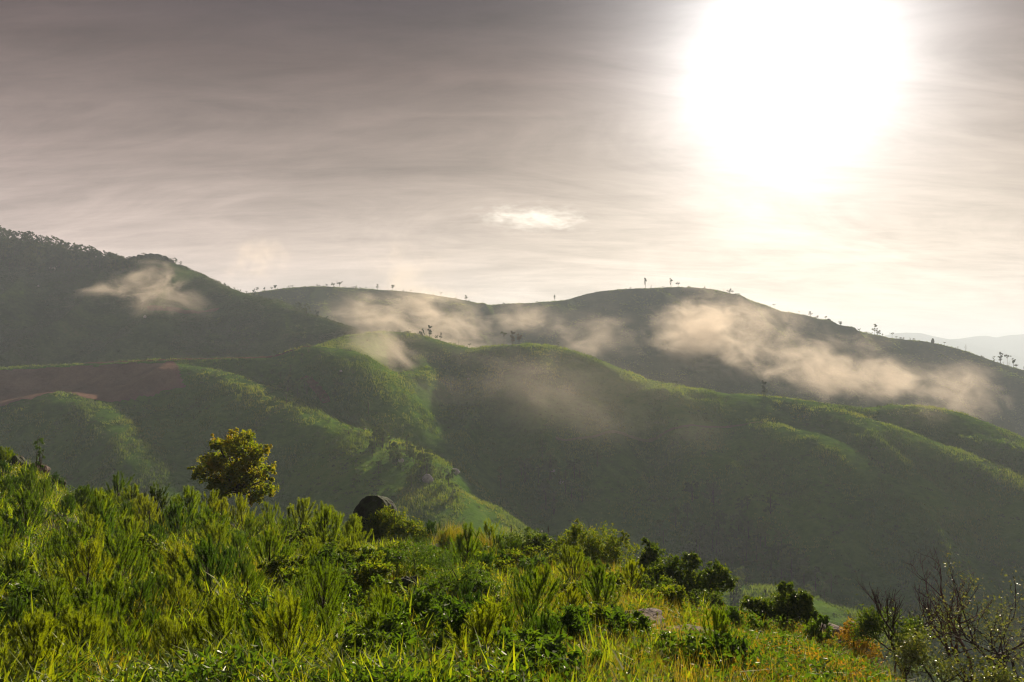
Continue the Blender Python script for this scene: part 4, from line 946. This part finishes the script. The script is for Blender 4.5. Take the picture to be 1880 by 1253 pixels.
# what faces the camera at all (cheap horizon test along each azimuth)
T = ZZ / YY; RM = np.maximum.accumulate(T, axis=0); VIS = (T >= RM - .006) & (np.abs(UU) < .75)
near_hill = VIS & (LAB != KEYS.index('back')) & (LAB != KEYS.index('mount')) & (YY > 120)
def cover(name, n, mask, mat, hr, per, width, label, seed, leanr=(.1, .7), spread=.4, seg=2):
    rg = np.random.default_rng(seed); x, y, z = slope_points(n, rg, mask); k = ~in_field(x, y); x, y, z = x[k], y[k], z[k]
    pch = np.clip(.5 + 1.9 * fbm(x / 11, y / 15, 4, seed), .03, 1); k = rg.random(len(x)) < pch; x, y, z, pch = x[k], y[k], z[k], pch[k]
    X = np.repeat(x, per) + rg.normal(size=len(x) * per) * spread; Yq = np.repeat(y, per) + rg.normal(size=len(x) * per) * spread; Z = np.repeat(z, per) - .1
    H_ = np.repeat(rg.uniform(*hr, len(x)) * (.5 + .7 * pch), per) * rg.uniform(.6, 1.2, len(X)); m_ = len(X)
    V, Q, Tt = blades(np.stack([X, Yq, Z], 1), H_, np.full(m_, width) * rg.uniform(.6, 1.4, m_), rg.uniform(*leanr, m_), rg.uniform(0, 6.28, m_), rg, 1.0, seg)
    tag(link(name, mesh_np(name, V, [Q, Tt], mat)), label, kind='stuff'); print(name, m_)
cover('slope_grass', 150000, near_hill, M['hgrass'], (.7, 1.7), 4, .34, 'rough grass covering the green spurs and middle slopes', 5)
cover('ridge_grass', 26000, VIS & (LAB == KEYS.index('back')), M['hgrass'], (.6, 1.4), 4, .55, 'rough grass covering the back ridge', 6)
def scrub(name, n, mask, mat, rr, per, size, label, seed):
    rg = np.random.default_rng(seed); x, y, z = slope_points(n, rg, mask); k = ~in_field(x, y); x, y, z = x[k], y[k], z[k]
    pch = np.clip(.25 + 2.2 * fbm(x / 26, y / 34, 4, seed), .04, 1); k = rg.random(len(x)) < pch; x, y, z = x[k], y[k], z[k]
    r = rg.uniform(*rr, len(x)); v = rg.normal(size=(len(x) * per, 3)); v /= np.linalg.norm(v, axis=1)[:, None]; v[:, 2] = np.abs(v[:, 2])
    c = np.repeat(np.stack([x, y, z], 1), per, 0) + v * np.repeat(r, per)[:, None] * rg.uniform(.6, 1, len(v))[:, None] * np.array([1, 1, .8])
    V, Q = leaves(c, size, rg, up=.2, aspect=.7); tag(link(name, mesh_np(name, V, [Q], mat)), label, kind='stuff'); print(name, len(c))
scrub('mountain_undergrowth', 34000, VIS & (LAB == KEYS.index('mount')), M['scrub'], (.6, 1.8), 14, .62, 'low dark scrub matting the face of the mountain', 7)
def crest_scrub(key='back', u0=-.42, n=900, top=1.0):
    rg = np.random.default_rng(404); q = RS[key]; q = q[(q[:, 0] / q[:, 1] > u0)]; c = q[rg.integers(0, len(q), n)] + rg.normal(size=(n, 3)) * np.array([4, 5, 0])
    k = rg.random(n) < np.clip(.35 + 1.6 * fbm(c[:, 0] / 25, c[:, 1] / 25, 2, 12), .02, 1); c = c[k]; c[:, 2] = th(c[:, 0], c[:, 1]); rr = top * rg.uniform(.3, 1.2, len(c)) * rg.choice([.6, 1, 1.5], len(c))
    v = rg.normal(size=(len(c) * 16, 3)); v /= np.linalg.norm(v, axis=1)[:, None]; v[:, 2] = np.abs(v[:, 2]) * 1.2
    p = np.repeat(c, 16, 0) + v * np.repeat(rr, 16)[:, None] * rg.uniform(.4, 1, len(v))[:, None]; V, Q = leaves(p, .6, rg, up=.3, aspect=.6)
    tag(link('crest_undergrowth', mesh_np('crest_undergrowth', V, [Q], M['scrub'])), 'uneven fringe of low scrub along the crest of the ' + ('back ridge' if key == 'back' else 'dark mountain'), kind='stuff')
crest_scrub(); crest_scrub('mount', -.52, 900, 1.7)
scrub('ridge_undergrowth', 3500, VIS & (LAB == KEYS.index('back')), M['scrub'], (.5, 1.6), 12, .6, 'low scrub dotted over the back ridge', 9)
scrub('slope_undergrowth', 16000, near_hill, M['scrub'], (.5, 1.6), 14, .5, 'low leafy scrub dotted over the green slopes', 8)

# ------------------------------------------------------------------ air: haze box, mist and clouds
def cube_mesh(name, x0, x1, y0, y1, z0, z1, mat):
    V = [(x, y, z) for x in (x0, x1) for y in (y0, y1) for z in (z0, z1)]
    Fq = [(0, 1, 3, 2), (4, 6, 7, 5), (0, 4, 5, 1), (2, 3, 7, 6), (0, 2, 6, 4), (1, 5, 7, 3)]
    return mesh_np(name, np.array(V), [np.array(Fq)], mat)
HAZE_TOP = 135
m, g = mat_new('haze_air'); out = g.n('ShaderNodeOutputMaterial'); pv = g.n('ShaderNodeVolumePrincipled')
pv.inputs['Color'].default_value = (.74, .83, .92, 1); pv.inputs['Density'].default_value = .00020; pv.inputs['Anisotropy'].default_value = .10
g.put(out.inputs['Volume'], pv.outputs[0]); M['haze'] = m
tag(link('haze', cube_mesh('haze', -12000, 12000, -40, 11200, -330, HAZE_TOP, m)), 'pale morning haze filling the valley', kind='stuff')

def mist(px, py, D, w, h, dep, dens, seed, label, rot=0.0, scale=1.0, lo=.47, hi=.76, name='mist', col=(.95, .82, .67), aniso=.25, streak=1.0, slant=.0):
    """an ellipsoid of uneven vapour; w, h in photo pixels at distance D, dep in metres"""
    import bmesh
    c = P(px, py, D); rx = w / F * D / 2; rz = h / F * D / 2; ry = dep / 2
    bm = bmesh.new(); bmesh.ops.create_icosphere(bm, subdivisions=3, radius=1.0); me = bpy.data.meshes.new(name); bm.to_mesh(me); bm.free()
    o = link(name, me, loc=tuple(c)); o.scale = (rx, ry, rz); o.rotation_euler = (0, rot, 0)
    mt, g = mat_new(name + '_vapour'); out = g.n('ShaderNodeOutputMaterial')
    tc = g.n('ShaderNodeTexCoord').outputs['Object']
    r = g.vm('LENGTH', tc, out=1)
    mp = g.n('ShaderNodeMapping'); g.put(mp.inputs[0], tc)
    mp.inputs['Scale'].default_value = (rx / 60, ry / 60, rz / 60)
    m2 = g.n('ShaderNodeMapping'); g.put(m2.inputs[0], mp.outputs[0])     # real metres / 60, then slanted and drawn out
    m2.inputs['Rotation'].default_value = (0, slant, 0); m2.inputs['Scale'].default_value = (1 / streak, 1, streak); m2.inputs['Location'].default_value = (seed * 3.7, seed * 1.3, seed * .7)
    big = g.noise(m2.outputs[0], 1.3 * scale, 3, .5, .4)
    n = g.noise(m2.outputs[0], 3.2 * scale, 9, .66, .9)
    fall = g.mapr(r, .10, 1.0, 1, 0, 'SMOOTHSTEP')
    v = g.m('ADD', g.m('ADD', g.m('MULTIPLY', n, .62), g.m('MULTIPLY', big, .55)), g.m('MULTIPLY', g.m('SUBTRACT', fall, 1.0), .20))
    dn = g.m('MULTIPLY', g.m('MULTIPLY', g.mapr(v, lo, hi, 0, 1, 'SMOOTHSTEP'), g.m('SQRT', fall)), dens)
    pv = g.n('ShaderNodeVolumePrincipled'); pv.inputs['Color'].default_value = (*col, 1); g.put(pv.inputs['Density'], dn); pv.inputs['Anisotropy'].default_value = aniso
    g.put(out.inputs['Volume'], pv.outputs[0]); me.materials.append(mt); mt.cycles.volume_step_rate = 0.5
    tag(o, label, kind='stuff'); return o
mist(240, 532, 530, 430, 150, 70, .0936, 1, 'bright wisp of mist drifting across the dark mountain', -.10, streak=1.35, slant=.3)
mist(320, 556, 520, 260, 100, 40, .0390, 2, 'thin mist below the bright wisp on the dark mountain', streak=1.2)
mist(770, 588, 640, 500, 250, 130, .0351, 3, 'mist rising between the middle crest and the back ridge', .15, slant=.9, streak=1.5)
mist(960, 595, 640, 300, 160, 80, .0265, 4, 'small mist patch right of the three crest trees', slant=.9, streak=1.4)
mist(1085, 620, 680, 300, 220, 80, .0140, 12, 'faint mist in the saddle under the back ridge', slant=.9, streak=1.4)
mist(690, 645, 450, 300, 220, 45, .0312, 5, 'mist spilling over the left end of the middle crest', .5, slant=-.8, streak=1.5)
mist(940, 740, 415, 520, 420, 60, .0078, 6, 'faint rising mist on the central slope', slant=.9, lo=.40, streak=1.4)
mist(1120, 790, 390, 520, 460, 60, .0047, 16, 'thin pale vapour low on the central slope', slant=.9, lo=.36, streak=1.3)
mist(1290, 605, 700, 330, 290, 120, .0400, 7, 'tall sunlit mist bank under the highest part of the back ridge', .1, slant=.9, streak=1.4)
mist(1410, 640, 660, 470, 270, 140, .0400, 17, 'broad sunlit mist bank in the middle of the back ridge slope', .25, slant=.7, streak=1.3)
mist(1590, 690, 640, 460, 210, 140, .0265, 8, 'sunlit mist trailing down the right slopes', .22, slant=.5, streak=1.3)
mist(1730, 710, 640, 420, 190, 120, .0218, 18, 'last thin mist at the right end of the trailing bank', .22, slant=.5, streak=1.3)
mist(1690, 770, 400, 220, 220, 40, .0140, 9, 'thin mist standing on the right middle crest', slant=.9)
mist(475, 480, 900, 190, 170, 70, .0156, 10, 'faint peach cloud puff behind the dark mountain crest', 0)
mist(745, 500, 1050, 320, 180, 90, .0094, 11, 'faint cloud vapour above the back ridge skyline', 0)
mist(1860, 702, 3500, 300, 45, 600, .0031, 13, 'bright low cloud lying over the plain at the right', 0, lo=.3, hi=.6)
mist(975, 401, 3000, 330, 84, 260, .0075, 14, 'small grey white cloud alone in the sky above the saddle', .04, scale=.9, lo=.48, hi=.66, name='cloud', col=(.93, .97, 1.0), aniso=.3, streak=1.7, slant=.1)
